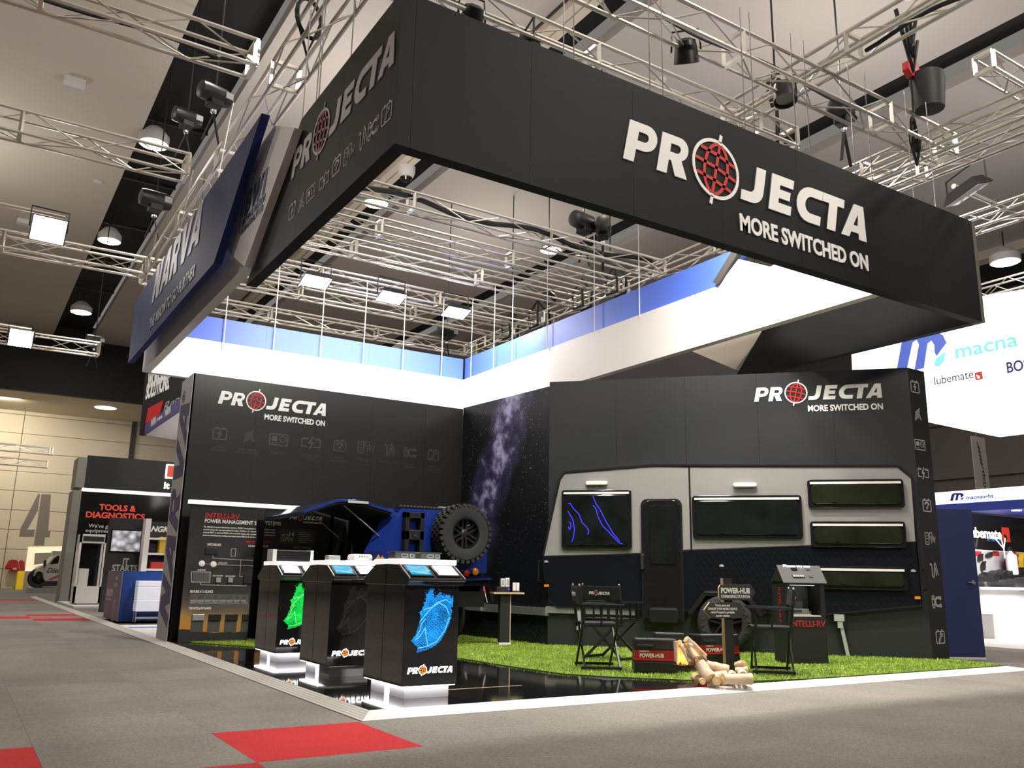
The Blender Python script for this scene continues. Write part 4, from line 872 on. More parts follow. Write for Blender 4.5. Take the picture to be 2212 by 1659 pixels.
# ladder box, rails, lamps
jl = MB(); J = Fr((0, YR - .12, 0), (1, 0, 0))
jl.fbox(J, 5.27, 5.56, 1.22, 1.30, -.12, 0); jl.fbox(J, 5.27, 5.56, 1.50, 1.62, -.12, 0); jl.fbox(J, 5.27, 5.56, 1.80, 1.88, -.12, 0); jl.fbox(J, 5.27, 5.33, 1.22, 1.88, -.12, 0); jl.fbox(J, 5.50, 5.56, 1.22, 1.88, -.12, 0)
jlo = jl.build('jerry_can_holder', 'black_metal', tr, bevel=.004); PMX[jlo.name] = PMX[tr.name]
for z in (1.305, 1.625): MB().fbox(J, 5.33, 5.5, z, z + .012, -.1, .004).build('holder_lip', 'steel', jlo)
MB().fbox(J, 5.40, 5.44, 1.545, 1.57, -.02, .012).build('holder_latch', 'steel', jlo)
MB().box(5.2, 5.9, YR + .02, YR + .05, 1.96, 1.99).build('roof_rail', 'black_metal', tr)
for i in range(12): MB().box(5.24 + i * .053, 5.262 + i * .053, YR + .012, YR + .022, 1.965, 1.982).build('rail_slot', 'trim_olive', tr)
MB().tube([(5.85, YR + .03, 1.985), (6.5, YR + .03, 1.985)], .012, 7).build('roof_rail_tube', 'galv', tr)
MB().box(5.3, 6.7, YR - .03, YR + .02, .88, 1.02).build('rear_bumper', 'cv_dark', tr)
for x, y, m in ((990, 1240, 'clear_lamp'), (1008.6, 1238, 'red_lamp'), (1028, 1235, 'amber_lamp')):
    p = PY(x, y, YR - .05); MB().lathe((p.x, YR - .01, p.z), (0, -1, 0), ((.052, 0), (.052, .03), (.03, .045), (.004, .05)), 18).build('tail_lamp', m, tr, smooth=True)
a = PY(1004, 1256, YR); b = PY(1052, 1249, YR); MB().bar((a.x - .5, YR - .05, .94), (b.x, YR - .05, .985), .14, .025).build('rear_ledge', 'trailer_blue', tr)
p = PY(821, 1210, YR); MB().prism(XZ, [(p.x - .07, p.z - .05), (p.x + .06, p.z - .05), (p.x + .08, p.z + .0), (p.x + .03, p.z + .06), (p.x, p.z + .03), (p.x - .03, p.z + .08), (p.x - .08, p.z)], .001, .006).build('mountain_badge', mat('badge_gold', (.45, .30, .14), .5), tr)
wheel(tr, (6.12, YR - .20, 1.61), (0, -1, 0), .405, .27, .215, 6, 30, 'spare_wheel')
MB().lathe((6.12, YR, 1.61), (0, -1, 0), ((.07, 0), (.07, .2)), 12).build('wheel_carrier', 'black_metal', tr)
for x in (4.98, 6.58): wheel(tr, (x, 12.2, Z0 + .38), (-1 if x < 5.5 else 1, 0, 0), .38, .24, .22, 6, 0, 'road_wheel')
# ================================================================== KIOSKS
def splash_mat(name, col, e):
    m = bpy.data.materials.new(name); m.use_nodes = True; t = m.node_tree; b = t.nodes['Principled BSDF']; tc = t.nodes.new('ShaderNodeTexCoord')
    wv = t.nodes.new('ShaderNodeTexWave'); wv.inputs['Scale'].default_value = 26; wv.inputs['Distortion'].default_value = 9; wv.inputs['Detail'].default_value = 2; wv.inputs['Detail Scale'].default_value = 1.2
    mp = t.nodes.new('ShaderNodeMapping'); mp.inputs['Rotation'].default_value = (0, .9, .3); t.links.new(tc.outputs['Object'], mp.inputs[0]); t.links.new(mp.outputs[0], wv.inputs['Vector'])
    nz = t.nodes.new('ShaderNodeTexNoise'); nz.inputs['Scale'].default_value = 7; t.links.new(tc.outputs['Object'], nz.inputs['Vector'])
    ad = t.nodes.new('ShaderNodeMath'); ad.operation = 'MULTIPLY_ADD'; ad.inputs[1].default_value = .5; t.links.new(wv.outputs['Fac'], ad.inputs[0]); t.links.new(nz.outputs['Fac'], ad.inputs[2])
    r = t.nodes.new('ShaderNodeValToRGB'); q = r.color_ramp.elements; q[0].position = .55; q[0].color = (*[c * .12 for c in col], 1); q[1].position = .86; q[1].color = (*col, 1); t.links.new(ad.outputs[0], r.inputs[0])
    t.links.new(r.outputs[0], b.inputs['Base Color']); b.inputs['Roughness'].default_value = .3
    if e: t.links.new(r.outputs[0], b.inputs['Emission Color']); b.inputs['Emission Strength'].default_value = e
    MATS[name] = m
mat('crest_b', (.15, .6, 1), .4, emit=.9); mat('crest_g', (.2, 1, .25), .4, emit=.8); mat('crest_o', (.09, .09, .085), .4)
splash_mat('splash_blue', (.01, .30, .88), 1.1); splash_mat('splash_green', (.01, .80, .09), 1.0); splash_mat('splash_off', (.045, .045, .043), 0)
mat('led_white', (1, 1, 1), .4, emit=3.2, ecol=(1, .97, .97)); mat('led_orange', (.9, .25, .03), .4, emit=1.3, ecol=(1, .30, .05))
mat('shelf_glow', (.95, .95, .95), .35, emit=.75, ecol=(1, .97, .96)); mat('plinth', (.70, .70, .72), .35); mat('clear_case', (.10, .11, .11), .1, coat=.5)
def screen_mat(name, c0, c1, e):
    m = bpy.data.materials.new(name); m.use_nodes = True; t = m.node_tree; b = t.nodes['Principled BSDF']; tc = t.nodes.new('ShaderNodeTexCoord'); nz = t.nodes.new('ShaderNodeTexNoise'); nz.inputs['Scale'].default_value = 18
    mp = t.nodes.new('ShaderNodeMapping'); mp.inputs['Scale'].default_value = (.5, 1.6, 1.6); t.links.new(tc.outputs['Object'], mp.inputs[0]); t.links.new(mp.outputs[0], nz.inputs['Vector'])
    r = t.nodes.new('ShaderNodeValToRGB'); q = r.color_ramp.elements; q[0].position = .5; q[0].color = (*c0, 1); q[1].position = .66; q[1].color = (*c1, 1); t.links.new(nz.outputs['Fac'], r.inputs[0]); t.links.new(r.outputs[0], b.inputs['Emission Color']); b.inputs['Emission Strength'].default_value = e; b.inputs['Base Color'].default_value = (0, 0, 0, 1); b.inputs['Roughness'].default_value = .1
    MATS[name] = m
screen_mat('screen_cyan', (.01, .38, .68), (.25, .75, .85), 1.1)
SPL = [(790, 640), (815, 620), (830, 560), (850, 530), (855, 485), (880, 455), (910, 450), (925, 510), (960, 490), (985, 465), (1000, 492), (1040, 500), (1075, 482), (1088, 525), (1115, 492), (1108, 545), (1098, 600), (1095, 700), (1060, 790), (1035, 840), (1000, 890), (960, 930), (900, 960), (835, 975), (780, 992), (785, 945), (745, 905), (720, 888), (760, 840), (785, 760), (805, 690)]
def kiosk(y0, col, x0, label, lit_plinth=True):
    t = thing('demo_kiosk', label, 'kiosk', (x0, y0, Z0), 0, 'demo kiosks')
    B = lambda *a: MB().box(*a)
    B(-.25, .25, .02, .42, .10, .905).build('body_front', 'kiosk_gloss', t, False, bevel=.004)
    B(-.25, .25, .424, .80, .10, .905).build('body_back', 'kiosk_gloss', t, False, bevel=.004)
    S = Fr((-.265, 0, 0), (0, 1, 0), (0, 0, 1), (1, 0, 0))
    MB().prism(S, [(-.02, .885), (-.065, .925), (-.06, .94), (.16, 1.055), (.38, 1.06), (.38, .885)], 0, .53).build('head_front', 'kiosk_gloss', t, False, bevel=.006)
    MB().prism(S, [(.384, .885), (.384, 1.06), (.62, 1.055), (.86, .94), (.865, .925), (.82, .885)], 0, .53).build('head_back', 'kiosk_gloss', t, False, bevel=.006)
    B(-.195, .205, .075, .36, 0, .09).build('plinth_front', 'plinth', t, False)
    B(-.195, .205, .46, .74, 0, .09).build('plinth_back', 'plinth', t, False)
    if lit_plinth: B(-.24, .24, .03, .40, .092, .099).build('plinth_light', 'strip_glow', t, False)
    B(-.24, .24, .42, .79, .092, .099).build('plinth_light', 'strip_glow', t, False); B(-.17, .18, .365, .455, 0, .09).build('plinth_lamp', 'strip_glow', t, False)
    B(-.262, .262, .10, .66, 1.056, 1.101).build('top_shelf', 'shelf_glow', t, False, bevel=.006)
    n = V((0, -.464, .886)); K = Fr((0, -.058, .9415), (1, 0, 0), (0, .886, .464), n)
    for i, (a, m) in enumerate(((-.125, 'screen_cyan' if lit_plinth != 'w' else 'screen_white'), (.125, 'screen_white'))):
        f = MB().fbox(K, a - .112, a + .112, .03, .225, .001, .012).build('screen_bezel', 'black_gloss', t, False, bevel=.004)
        MB().fbox(K, a - .092, a + .092, .05, .205, .011, .0135).build('screen', m, f, False)
    [MB().tube([K.p(q, .0, .008), K.p(q, .24, .008)], .006, 6).build('edge_rail', 'steel', t, False) for q in (-.255, .255)]
    G = Fr((0, .02, 0), (1, 0, 0)); sx = .5 / 510
    rs = random.Random(3); fx = lambda x, y: ((x - 912) * sx * .98, .885 - (y - 410) * sx * .93); ol = []
    for i in range(len(SPL)):
        (xa, ya), (xb, yb) = SPL[i], SPL[(i + 1) % len(SPL)]; nn = max(1, int(math.hypot(xb - xa, yb - ya) / 11)); L_ = math.hypot(xb - xa, yb - ya)
        for q in range(nn):
            f = q / nn; j = rs.uniform(-9, 9) * (1 if ya < 640 else .45); ol.append(fx(xa + (xb - xa) * f + (yb - ya) / L_ * j, ya + (yb - ya) * f - (xb - xa) / L_ * j))
    MB().prism(G, ol, .001, .003).build('splash_graphic', col, t, False)
    mb = MB()
    for q in range(70):
        x, y = (rs.uniform(845, 925), rs.uniform(440, 560)) if q < 40 else rs.choice(SPL[:18]); x += rs.gauss(0, 9); y += rs.gauss(0, 9) - 4; r = rs.uniform(1.5, 4.5) * sx; a_, b_ = fx(x, y)
        mb.prism(G, [(a_ - r, b_ - r), (a_ + r, b_ - r * .6), (a_ + r * .7, b_ + r * 1.6), (a_ - r * .4, b_ + r * 1.2)], .001, .0028)
    mb.build('splash_drops', col, t, False)['kind'] = 'stuff'
    mb = MB()
    for pts in (((760, 880), (800, 850), (850, 780), (860, 850), (880, 930)), ((800, 720), (870, 640), (950, 560), (1040, 530), (1090, 560)), ((790, 950), (860, 940), (960, 900), (1040, 800), (1080, 690)), ((830, 620), (900, 600), (980, 560), (1050, 600), (1075, 660)), ((770, 850), (800, 800), (815, 740), (850, 700))):
        mb.stroke(G, [fx(x, y) for x, y in pts], .007, .0031, .0036)
    mb.build('splash_crest', {'splash_blue': 'crest_b', 'splash_green': 'crest_g', 'splash_off': 'crest_o'}[col], t, False)
    G2 = Fr((0, .02, 0), (1, 0, 0)); o0 = list(t.children)
    projecta(G2, -.205, .195, .0485, t, tag_line=False, mw='led_white', mr='led_orange', ring='led_white', t=.004)
    for o in t.children:
        if o not in o0: o.data.transform(PMX[t.name])          # brand mark was laid out in kiosk space
    return t
k1 = kiosk(6.53, 'splash_blue', 3.39, 'glossy black demo kiosk with a blue splash picture, nearest the corner')
k2 = kiosk(8.22, 'splash_off', 3.40, 'glossy black demo kiosk with an unlit grey splash picture, middle of three', False)
k3 = kiosk(9.75, 'splash_green', 3.38, 'glossy black demo kiosk with a green splash picture, farthest of three', 'w')
# goods on the kiosks
def goods(name, label, cat, kx, ky, a0, a1, y0, y1, h, m, extra=None, bev=.01):
    t = thing(name, label, cat, (kx + (a0 + a1) / 2, ky + (y0 + y1) / 2, Z0 + 1.101)); w_ = (a1 - a0) / 2; d = (y1 - y0) / 2
    MB().box(-w_, w_, -d, d, 0, h).build('case', m, t, False, bevel=bev)
    if extra: extra(t, w_, d, h)
    return t
def face_marks(t, w_, d, h):
    G = Fr((0, -d, 0), (1, 0, 0)); mb = MB(); mb.stroke(G, rrect(-.035, .02, h * .3, h * .7, .008), .006, .0005, .002, True); mb.build('display_symbol', 'grey_vinyl', t, False)
    mb = MB(); mb.stroke(G, rrect(.045, .08, h * .3, h * .7, .008), .006, .0005, .002, True); mb.build('display_symbol', 'grey_vinyl', t, False)
    MB().box(-w_ - .008, w_ + .008, -d - .004, d + .004, h * .92, h + .004).build('case_lid', 'black_gloss', t, False, bevel=.004)
goods('battery_charger', 'clear-fronted charger unit on the nearest kiosk, beside the mountain badge', 'charger', 3.39, 6.53, -.23, -.03, .3, .44, .062, 'clear_case', face_marks)
goods('battery_charger', 'clear-fronted charger unit on the nearest kiosk, under the spare wheel', 'charger', 3.39, 6.53, .02, .21, .3, .44, .062, 'clear_case', face_marks)
def slots(t, w_, d, h):
    G = Fr((0, -d, 0), (1, 0, 0)); mb = MB()
    for i in range(6): mb.fbox(G, -.05 + i * .018, -.043 + i * .018, h * .55, h * .72, .0005, .002)
    mb.build('vent_slots', 'black_matt', t, False); MB().box(-w_ * 1.15, w_ * 1.15, -d, d, 0, .012).build('foot_plate', 'white', t, False, bevel=.004)
goods('inverter', 'white rounded inverter on the middle kiosk', 'inverter', 3.40, 8.22, .08, .30, .3, .5, .075, 'white', slots, .03)
goods('inverter', 'small grey device on the middle kiosk, beside the white inverter', 'inverter', 3.40, 8.22, -.16, -.02, .4, .5, .055, 'galv', None, .012)
def fins(t, w_, d, h):
    MB().box(-w_ - .02, -w_ + .03, -d - .004, d + .004, 0, h + .004).build('end_cap', 'white', t, False, bevel=.004); MB().box(w_ - .03, w_ + .01, -d - .004, d + .004, 0, h + .004).build('end_cap', 'white', t, False, bevel=.004)
    mb = MB()
    for i in range(6): mb.box(-w_ + .03, w_ - .03, -d - .006, -d, h * (.12 + i * .14), h * (.18 + i * .14))
    mb.build('cooling_fins', 'black_metal', t, False)
goods('power_charger', 'long black power charger with silver ends on the farthest kiosk', 'charger', 3.38, 9.75, -.27, .19, .25, .45, .13, 'black_metal', fins)
# ================================================================== INFORMATION BOARDS before the left wall
def sunset():
    m = bpy.data.materials.new('board_print'); m.use_nodes = True; t = m.node_tree; b = t.nodes['Principled BSDF']; b.inputs['Roughness'].default_value = .4
    tc = t.nodes.new('ShaderNodeNewGeometry'); s = t.nodes.new('ShaderNodeSeparateXYZ'); t.links.new(tc.outputs['Position'], s.inputs[0])
    nz = t.nodes.new('ShaderNodeTexNoise'); nz.inputs['Scale'].default_value = 2.0; t.links.new(tc.outputs['Position'], nz.inputs['Vector'])
    a = t.nodes.new('ShaderNodeMath'); a.operation = 'MULTIPLY_ADD'; a.inputs[1].default_value = .18; t.links.new(nz.outputs['Fac'], a.inputs[0]); t.links.new(s.outputs['Z'], a.inputs[2])
    r = t.nodes.new('ShaderNodeValToRGB'); q = r.color_ramp.elements; q[0].position = .27; q[0].color = (.026, .026, .026, 1); q[1].position = .90; q[1].color = (.024, .023, .022, 1)
    for p, c in ((.275, (.55, .22, .03)), (.44, (.42, .24, .06)), (.58, (.13, .10, .07)), (.72, (.05, .045, .04))): e = q.new(p); e.color = (*c, 1)
    t.links.new(a.outputs[0], r.inputs[0]); t.links.new(r.outputs[0], b.inputs['Base Color']); MATS['board_print'] = m
sunset()
ib = thing('information_board', 'tall black information board in two leaves with diagrams and a lit top bar', 'board', (3.8, 13.05, Z0))
YB = 13.02; IB = Fr((0, YB, 0), (1, 0, 0))
MB().box(2.79, 3.745, YB, YB + .04, Z0, 1.95).build('board_leaf', 'board_print', ib)
MB().box(3.875, 4.95, YB, YB + .04, Z0, 1.95).build('board_leaf', 'board_print', ib)
for x in (3.62, 4.6): MB().box(x - .3, x - .26, YB + .04, YB + .26, Z0, 1.9).build('board_stay', 'black_matt', ib)
MB().box(2.75, 4.62, YB - .03, YB + .06, 1.965, 2.02).build('light_bar', mat('bar_glow', (1, .97, .85), .4, emit=.9, ecol=(1, .95, .8)), ib)
I = lambda x, y: IB.at(380 + x / 4.88, 1060 + y / 4.88)
def it(s, x, y, h, x1, m='white_vinyl', bold=.02, **k):
    a, b = I(x, y); a1 = I(x1, y)[0] if x1 else None; return text(s, IB, a, b, h, m, ib, width=(a1 - a) if a1 else None, bold=bold, **k)
it('INTELLI-RV', 305, 288, .083, 668, 'red_vinyl', .02); it('POWER MANAGEMENT S', 300, 335, .056, 848, bold=.03); it('YSTEMS', 935, 358, .056, 1108, bold=.03)
for k, s in enumerate(('The ultimate in power management systems, PMGRV encompasses a c', 'control solution for the most advanced setups. Utilising an 11 channel', 'unit and MPPT, it includes PM300s advanced LCD display plus a control', 'bedroom light/dimming switches and smart phone Bluetooth operatio')): it(s, 290 - k * 2, 385 + k * 30, .022, 845, bold=.03, name='body_text')
for k, s in enumerate(('mplete remote', 'control wiring', 'switch panel,')): it(s, 930, 415 + k * 29, .022, 1045, bold=.03, name='body_text')
it('TRY IT', 730, 555, .04, 832, 'red_vinyl'); it('OUT!', 928, 555, .04, 1005, 'red_vinyl'); it('LCD MO', 760, 592, .03, 832); it('NITOR', 918, 596, .03, 972)
it('SWITCHBOARD', 330, 578, .034, 474); it('BEDROOM SWITCHES', 1240, 607, .03, 1422, 'grey_vinyl'); it('CEILING LIGHTS', 446, 768, .02, 540); it('SOLAR PANEL', 230, 842, .022, 314)
it('STARTER BATTERY', 385, 903, .02, 495); it('SERVICE BATTERY', 520, 908, .02, 625); it('FEATURES AT A GLANCE', 148, 1075, .036, 388, bold=.03); it('THE INTELLI-RV RANGE', 133, 1252, .036, 370, bold=.03)
a, b = I(1080, 555); c_, d_2 = I(1475, 415); MB().prism(IB, rrect(a, c_, b, d_2, .04), .001, .003).build('panel_box', mat('box_grey', (.065, .062, .058), .5), ib)
a, b = I(1105, 480); text('UP TO', IB, a, b, .035, 'white_vinyl', ib, bold=.02, c=.004); a, b = I(1180, 482); text('14', IB, a, b, .07, 'white_vinyl', ib, bold=.03, c=.004); a, b = I(1102, 530); text('OUTPUTS', IB, a, b, .055, 'white_vinyl', ib, width=.185, bold=.02, c=.004)
for k in range(6): a, b = I(1285, 445 + k * 20); MB().fbox(IB, a, a + rnd.uniform(.12, .24), b, b + .01, .003, .005).build('text_line', 'grey_vinyl', ib)
a0, b0 = I(1198, 300); a1, _ = I(1540, 300); projecta(IB, a0, b0, (a1 - a0) / 8.45, ib, t=.004)
mb = MB(); sk = lambda pts, wd=.008, cl=False: mb.stroke(IB, [I(x, y) for x, y in pts], wd, .001, .003, cl)
sk([(390, 675), (390, 712), (815, 735)]); sk([(300, 772), (365, 774)]); sk([(425, 778), (815, 792)]); sk([(685, 728), (672, 905), (710, 905)]); sk([(260, 968), (258, 992), (740, 1003), (740, 975)]); sk([(445, 965), (443, 996)]); sk([(570, 965), (569, 998)])
sk([(585, 612), (632, 612), (625, 690), (580, 690)], .009, True); sk([(165, 855), (365, 858), (355, 965), (162, 962)], .01, True)
mb.build('diagram_lines', 'grey_vinyl', ib)
for x, y in ((272, 768), (394, 775)): a, b = I(x, y); MB().lathe(IB.p(a, b, .001), IB.n, ((.043, 0), (.043, .012), (.03, .02), (.004, .02)), 20).build('ceiling_light_sample', 'white', ib, smooth=True)
a, b = I(303, 670); c_, e_ = I(440, 605); MB().fbox(IB, a, c_, b, e_, .001, .02).build('switch_panel', 'plastic_black', ib, bevel=.004)
mb = MB(); 
for i in range(8):
    for j in range(4): a, b = I(182 + i * 22, 878 + j * 24); mb.fbox(IB, a, a + .022, b - .012, b + .022, .001, .004)
mb.build('solar_cells', mat('cell', (.12, .12, .12), .4), ib)['kind'] = 'stuff'
for x, y in ((445, 942), (572, 942)): a, b = I(x, y); MB().fbox(IB, a - .035, a + .035, b - .035, b + .035, .001, .03).build('battery_sample', 'galv', ib, bevel=.004)
a, b = I(705, 975); c_, e_ = I(800, 890); MB().fbox(IB, a, c_, b, e_, .001, .03).build('control_box', 'plastic_black', ib)
a, b = I(795, 680); c_, e_ = I(930, 625); MB().fbox(IB, a, 3.745, b, e_, .001, .02).build('monitor_mount', 'plastic_black', ib)
a, b = I(140, 1210); c_, e_ = I(770, 1095); MB().fbox(IB, a, min(c_, 3.74), b, e_, .001, .003).build('feature_strip', mat('strip_grey', (.10, .10, .105), .5), ib)
for k in range(8):
    a, b = I(185 + k * 77, 1122); icon((8, 2, 6, 4, 0, 5, 1, 7)[k], IB.sub(0, 0, .003), a, b, .05, 'dim_vinyl', ib)
    for j in range(3): a, b = I(150 + k * 77, 1158 + j * 14); MB().fbox(IB, a, a + rnd.uniform(.06, .1), b, b + .008, .003, .005).build('text_line', 'grey_vinyl', ib)
for k in range(4):
    a, b = I(150 + k * 176, 1490); c_, e_ = I(290 + k * 176, 1375); MB().fbox(IB, a, min(c_, 3.742), b, e_, .001, .004).build('range_card', mat('card_grey', (.075, .075, .08), .5), ib)
    a, b = I(165 + k * 176, 1370); c_, e_ = I(300 + k * 176, 1300); MB().fbox(IB, a, min(c_, 3.742), b, e_, .004, .03).build('range_unit', 'galv' if k == 0 else 'plastic_black', ib, bevel=.006)
# ================================================================== THINGS ON THE TURF
ZG = Z0 + .022
# ---- little pedestal with torches
t = thing('display_pedestal', 'slim black pedestal with a thin timber top between trailer and caravan', 'pedestal', (6.93, 11.10, Z0 + .01), -.25)
MB().box(-.075, .075, -.05, .05, .03, .72).build('column', 'black_matt', t, False)
MB().box(.075, .088, -.05, .05, .03, .72).build('column_edge', 'ply', t, False)
MB().box(-.085, .095, -.06, .06, 0, .035).build('base_block', 'white', t, False)
MB().box(-.20, .27, -.12, .12, .72, .745).build('table_top', 'ply', t, False)
def small(name, label, cat, loc, rz, parts):
    q = thing(name, label, cat, loc, rz)
    for nm, m, fn in parts: mb = MB(); fn(mb); mb.build(nm, m, q, False, bevel=.004)
    return q
PT = V((6.93, 11.10, Z0 + .755))
small('charging_dock', 'black charging dock lying on the slim pedestal', 'dock', PT + V((-.04, 0, .0)), -.25, (('dock_body', 'plastic_black', lambda m: m.box(-.1, .1, -.06, .06, 0, .075)), ('dock_light', 'blue_glow', lambda m: m.box(.07, .095, -.063, -.058, .03, .06))))
for i, (dx, h, lb) in enumerate(((-.03, .12, 'white torch standing on the dock, leftmost on the pedestal'), (.05, .13, 'white torch standing on the dock, taller one beside it'))):
    small('torch', lb, 'torch', PT + V((dx, .01, .077)), -.25, (('torch_body', 'white', lambda m, h=h: m.box(-.03, .03, -.025, .025, 0, h)), ('torch_face', 'grey_vinyl', lambda m, h=h: m.box(-.015, .02, -.03, -.024, h * .2, h * .85))))
for i, (dx, lb) in enumerate(((.14, 'small white device on the pedestal edge, nearer the dock'), (.20, 'small white device at the very end of the pedestal top'))):
    small('power_bank', lb, 'device', PT + V((dx, -.04, 0)), -.25, (('device_body', 'white', lambda m: m.box(-.02, .025, -.02, .02, .02, .14)), ('device_foot', 'black_metal', lambda m: m.box(-.02, .03, -.03, .03, 0, .022))))
# ---- director chairs
def chair(loc, rz, label):
    t = thing('director_chair', label, 'chair', loc, rz, 'black director chairs'); m = 'black_metal'; W, Dp = .27, .19
    L = lambda a, b, w_=.032, h=.022, nm='frame_rail', mm=m: MB().bar(a, b, w_, h, (0, 1, 0)).build(nm, mm, t, False, bevel=.003)
    for y in (-Dp, Dp):
        for s in (-1, 1): MB().bar((s * W, y + s * .012, .0), (-s * (W - .02), y + s * .012, .45), .03, .022, (0, 1, 0)).build('leg', m, t, False, bevel=.003)
    for s in (-1, 1):
        MB().bar((s * W, -Dp - .03, .015), (s * W, Dp + .03, .015), .028, .028).build('foot_bar', m, t, False, bevel=.003)
        MB().bar((s * (W - .01), -Dp - .03, .455), (s * (W - .01), Dp + .04, .455), .036, .03).build('seat_rail', m, t, False, bevel=.003)
        MB().bar((s * W, Dp - .02, .45), (s * W, Dp - .02, .66), .028, .03, (0, 1, 0)).build('arm_post', m, t, False, bevel=.003)
        MB().bar((s * W, -Dp + .0, .42), (s * W, -Dp - .05, .87), .026, .03, (0, 1, 0)).build('back_post', m, t, False, bevel=.003)
        MB().bar((s * W, 0, .45), (s * W, 0, .66), .02, .02, (0, 1, 0)).build('arm_post', m, t, False, bevel=.003)
        MB().bar((s * W, -Dp - .04, .67), (s * W, Dp + .06, .67), .055, .022).build('armrest', m, t, False, bevel=.005)
        MB().lathe((s * W, -Dp - .05, .87), (0, 0, 1), ((.012, 0), (.014, .01), (.006, .024)), 8).build('post_cap', 'steel', t, False)
    MB().box(-W + .01, W - .01, -Dp - .01, Dp + .02, .468, .478).build('seat', mat('canvas_black', (.012, .012, .012), .85), t, False, bevel=.003)
    c = MB().hexa([(-W - .016, -Dp - .055, .70), (W + .016, -Dp - .055, .70), (W + .016, -Dp - .015, .70), (-W - .016, -Dp - .015, .70), (-W - .016, -Dp - .072, .86), (W + .016, -Dp - .072, .86), (W + .016, -Dp - .035, .86), (-W - .016, -Dp - .035, .86)]).build('backrest', 'canvas_black', t, False, bevel=.004)
    PMX[c.name] = PMX[t.name]
    G = Fr((0, -Dp - .068, .70), (1, 0, 0), (0, -.1, .995))
    o0 = set(c.children); 
    for o in (): pass
    projecta(G, -.155, .06, .036, c, tag_line=False, t=.003)
    for o in c.children: o.data.transform(PMX[t.name])
    return t
c1 = PZ(1291, 1441, ZG); chair((c1.x, c1.y, ZG), math.atan2(-.48, .87) - math.pi / 2, 'black director chair before the caravan front, nearer of two, lettered canvas seen edge-on')
c2 = PZ(1322, 1422, ZG); chair((c2.x, c2.y, ZG), math.atan2(.30, .95) - math.pi / 2, 'black director chair before the caravan front, farther of two, partly hidden')
chair((7.67, 6.76, ZG), math.atan2(.70, -.71) - math.pi / 2, 'black director chair with its back to the touch panel stand, beside the signpost')
# ---- power hubs
def hub(loc, rz, label, wd=.50):
    t = thing('power_hub', label, 'power box', loc, rz, 'red and black power hubs'); w_ = wd / 2; d = .155
    MB().box(-w_, w_, -d, d, 0, .11).build('base_shell', 'plastic_black', t, False, bevel=.012)
    MB().box(-w_ + .006, w_ - .006, -d + .006, d - .006, .11, .225).build('red_band', 'box_red', t, False, bevel=.006)
    MB().box(-w_ - .003, w_ + .003, -d - .003, d + .003, .118, .135).build('band_rib', 'box_red', t, False, bevel=.004)
    MB().hexa([(-w_, -d, .225), (w_, -d, .225), (w_, d, .225), (-w_, d, .225), (-w_ + .012, -d + .012, .335), (w_ - .012, -d + .012, .335), (w_ - .012, d - .012, .335), (-w_ + .012, d - .012, .335)]).build('top_shell', 'plastic_black', t, False, bevel=.012)
    MB().box(-w_ + .03, -w_ + .2, -d - .004, -d + .02, .25, .28).build('handle_recess', 'black_matt', t, False, bevel=.004)
    MB().box(-w_ + .015, w_ - .015, -d + .015, -d + .04, .332, .34).build('lid_edge', 'galv', t, False, bevel=.003)
    G = Fr((0, -d + .006, 0), (1, 0, 0))
    o0 = set(t.children)
    text('POWER-HUB', G, -w_ * .76, .150, .042, 'white_vinyl', t, width=wd * .56, bold=.03); text('PROJECTA', G, -w_ * .76, .205, .014, 'white_vinyl', t, width=.1, bold=.02)
    for o in t.children:
        if o not in o0: o.data.transform(PMX[t.name])
    return t
a = PZ(1371, 1452, ZG); u = V((.82, -.57, 0)); c = a + u * .225 + V((-u.y, u.x, 0)) * .155
hub((c.x, c.y, ZG), math.atan2(u.y, u.x), 'red and black power hub before the logs, turned toward the kiosks', .45)
hub((7.69, 7.65, ZG), math.atan2(-.1, .53), 'red and black power hub behind the signpost, in front of the caravan wheel', .53)
hp3 = PZ(1444, 1430, ZG); hub((hp3.x, hp3.y, ZG), -.6, 'power hub at the back, only its dark lid showing behind the front one', .36)
# ---- campfire logs
mat('birch', (.68, .53, .38), .75, var=.28, scale=22, bump=.3); mat('log_cut', (.60, .38, .18), .7, var=.2, scale=40); mat('log_core', (.70, .50, .28), .7, var=.15, scale=60); mat('bark', (.10, .06, .035), .95, var=.6, scale=30, bump=1.0, bscale=40)
FF = Fr(PZ(1560, 1470, ZG), (.844, -.536, 0)); FF.n = V((-.536, -.844, 0))
def log(x0, y0, c0, x1, y1, c1, r, label, bm='birch'):
    f = lambda x, y, c: FF.at(1200 + x / 3.687, 1220 + y / 3.687, c)
    (a0, b0), (a1, b1) = f(x0, y0, c0), f(x1, y1, c1); r = r / 3.687 * .0049
    p, q = FF.p(a0, max(b0, r), c0), FF.p(a1, max(b1, r), c1); d = (q - p).normalized(); L = (q - p).length
    t = thing('log', label, 'log', p, 0, 'birch logs of the campfire')
    pts = [p + d * L * k / 5 + V((rnd.gauss(0, .05), rnd.gauss(0, .05), rnd.gauss(0, .05))) * r * 1.2 * (0 < k < 5) for k in range(6)]
    MB().tube(pts, [r * rnd.uniform(.93, 1.07) for _ in range(6)], 14, False).build('bark_skin', bm, t, smooth=True)
    for e, s in ((p, -1), (q, 1)):
        MB().lathe(e - d * s * .004, d * s, ((r * .98, 0), (r * 1.0, .006), (.001, .007)), 14).build('cut_end', 'log_cut', t); MB().lathe(e + d * s * .003, d * s, ((r * .55, 0), (.001, .0055)), 12).build('heart_wood', 'log_core', t)
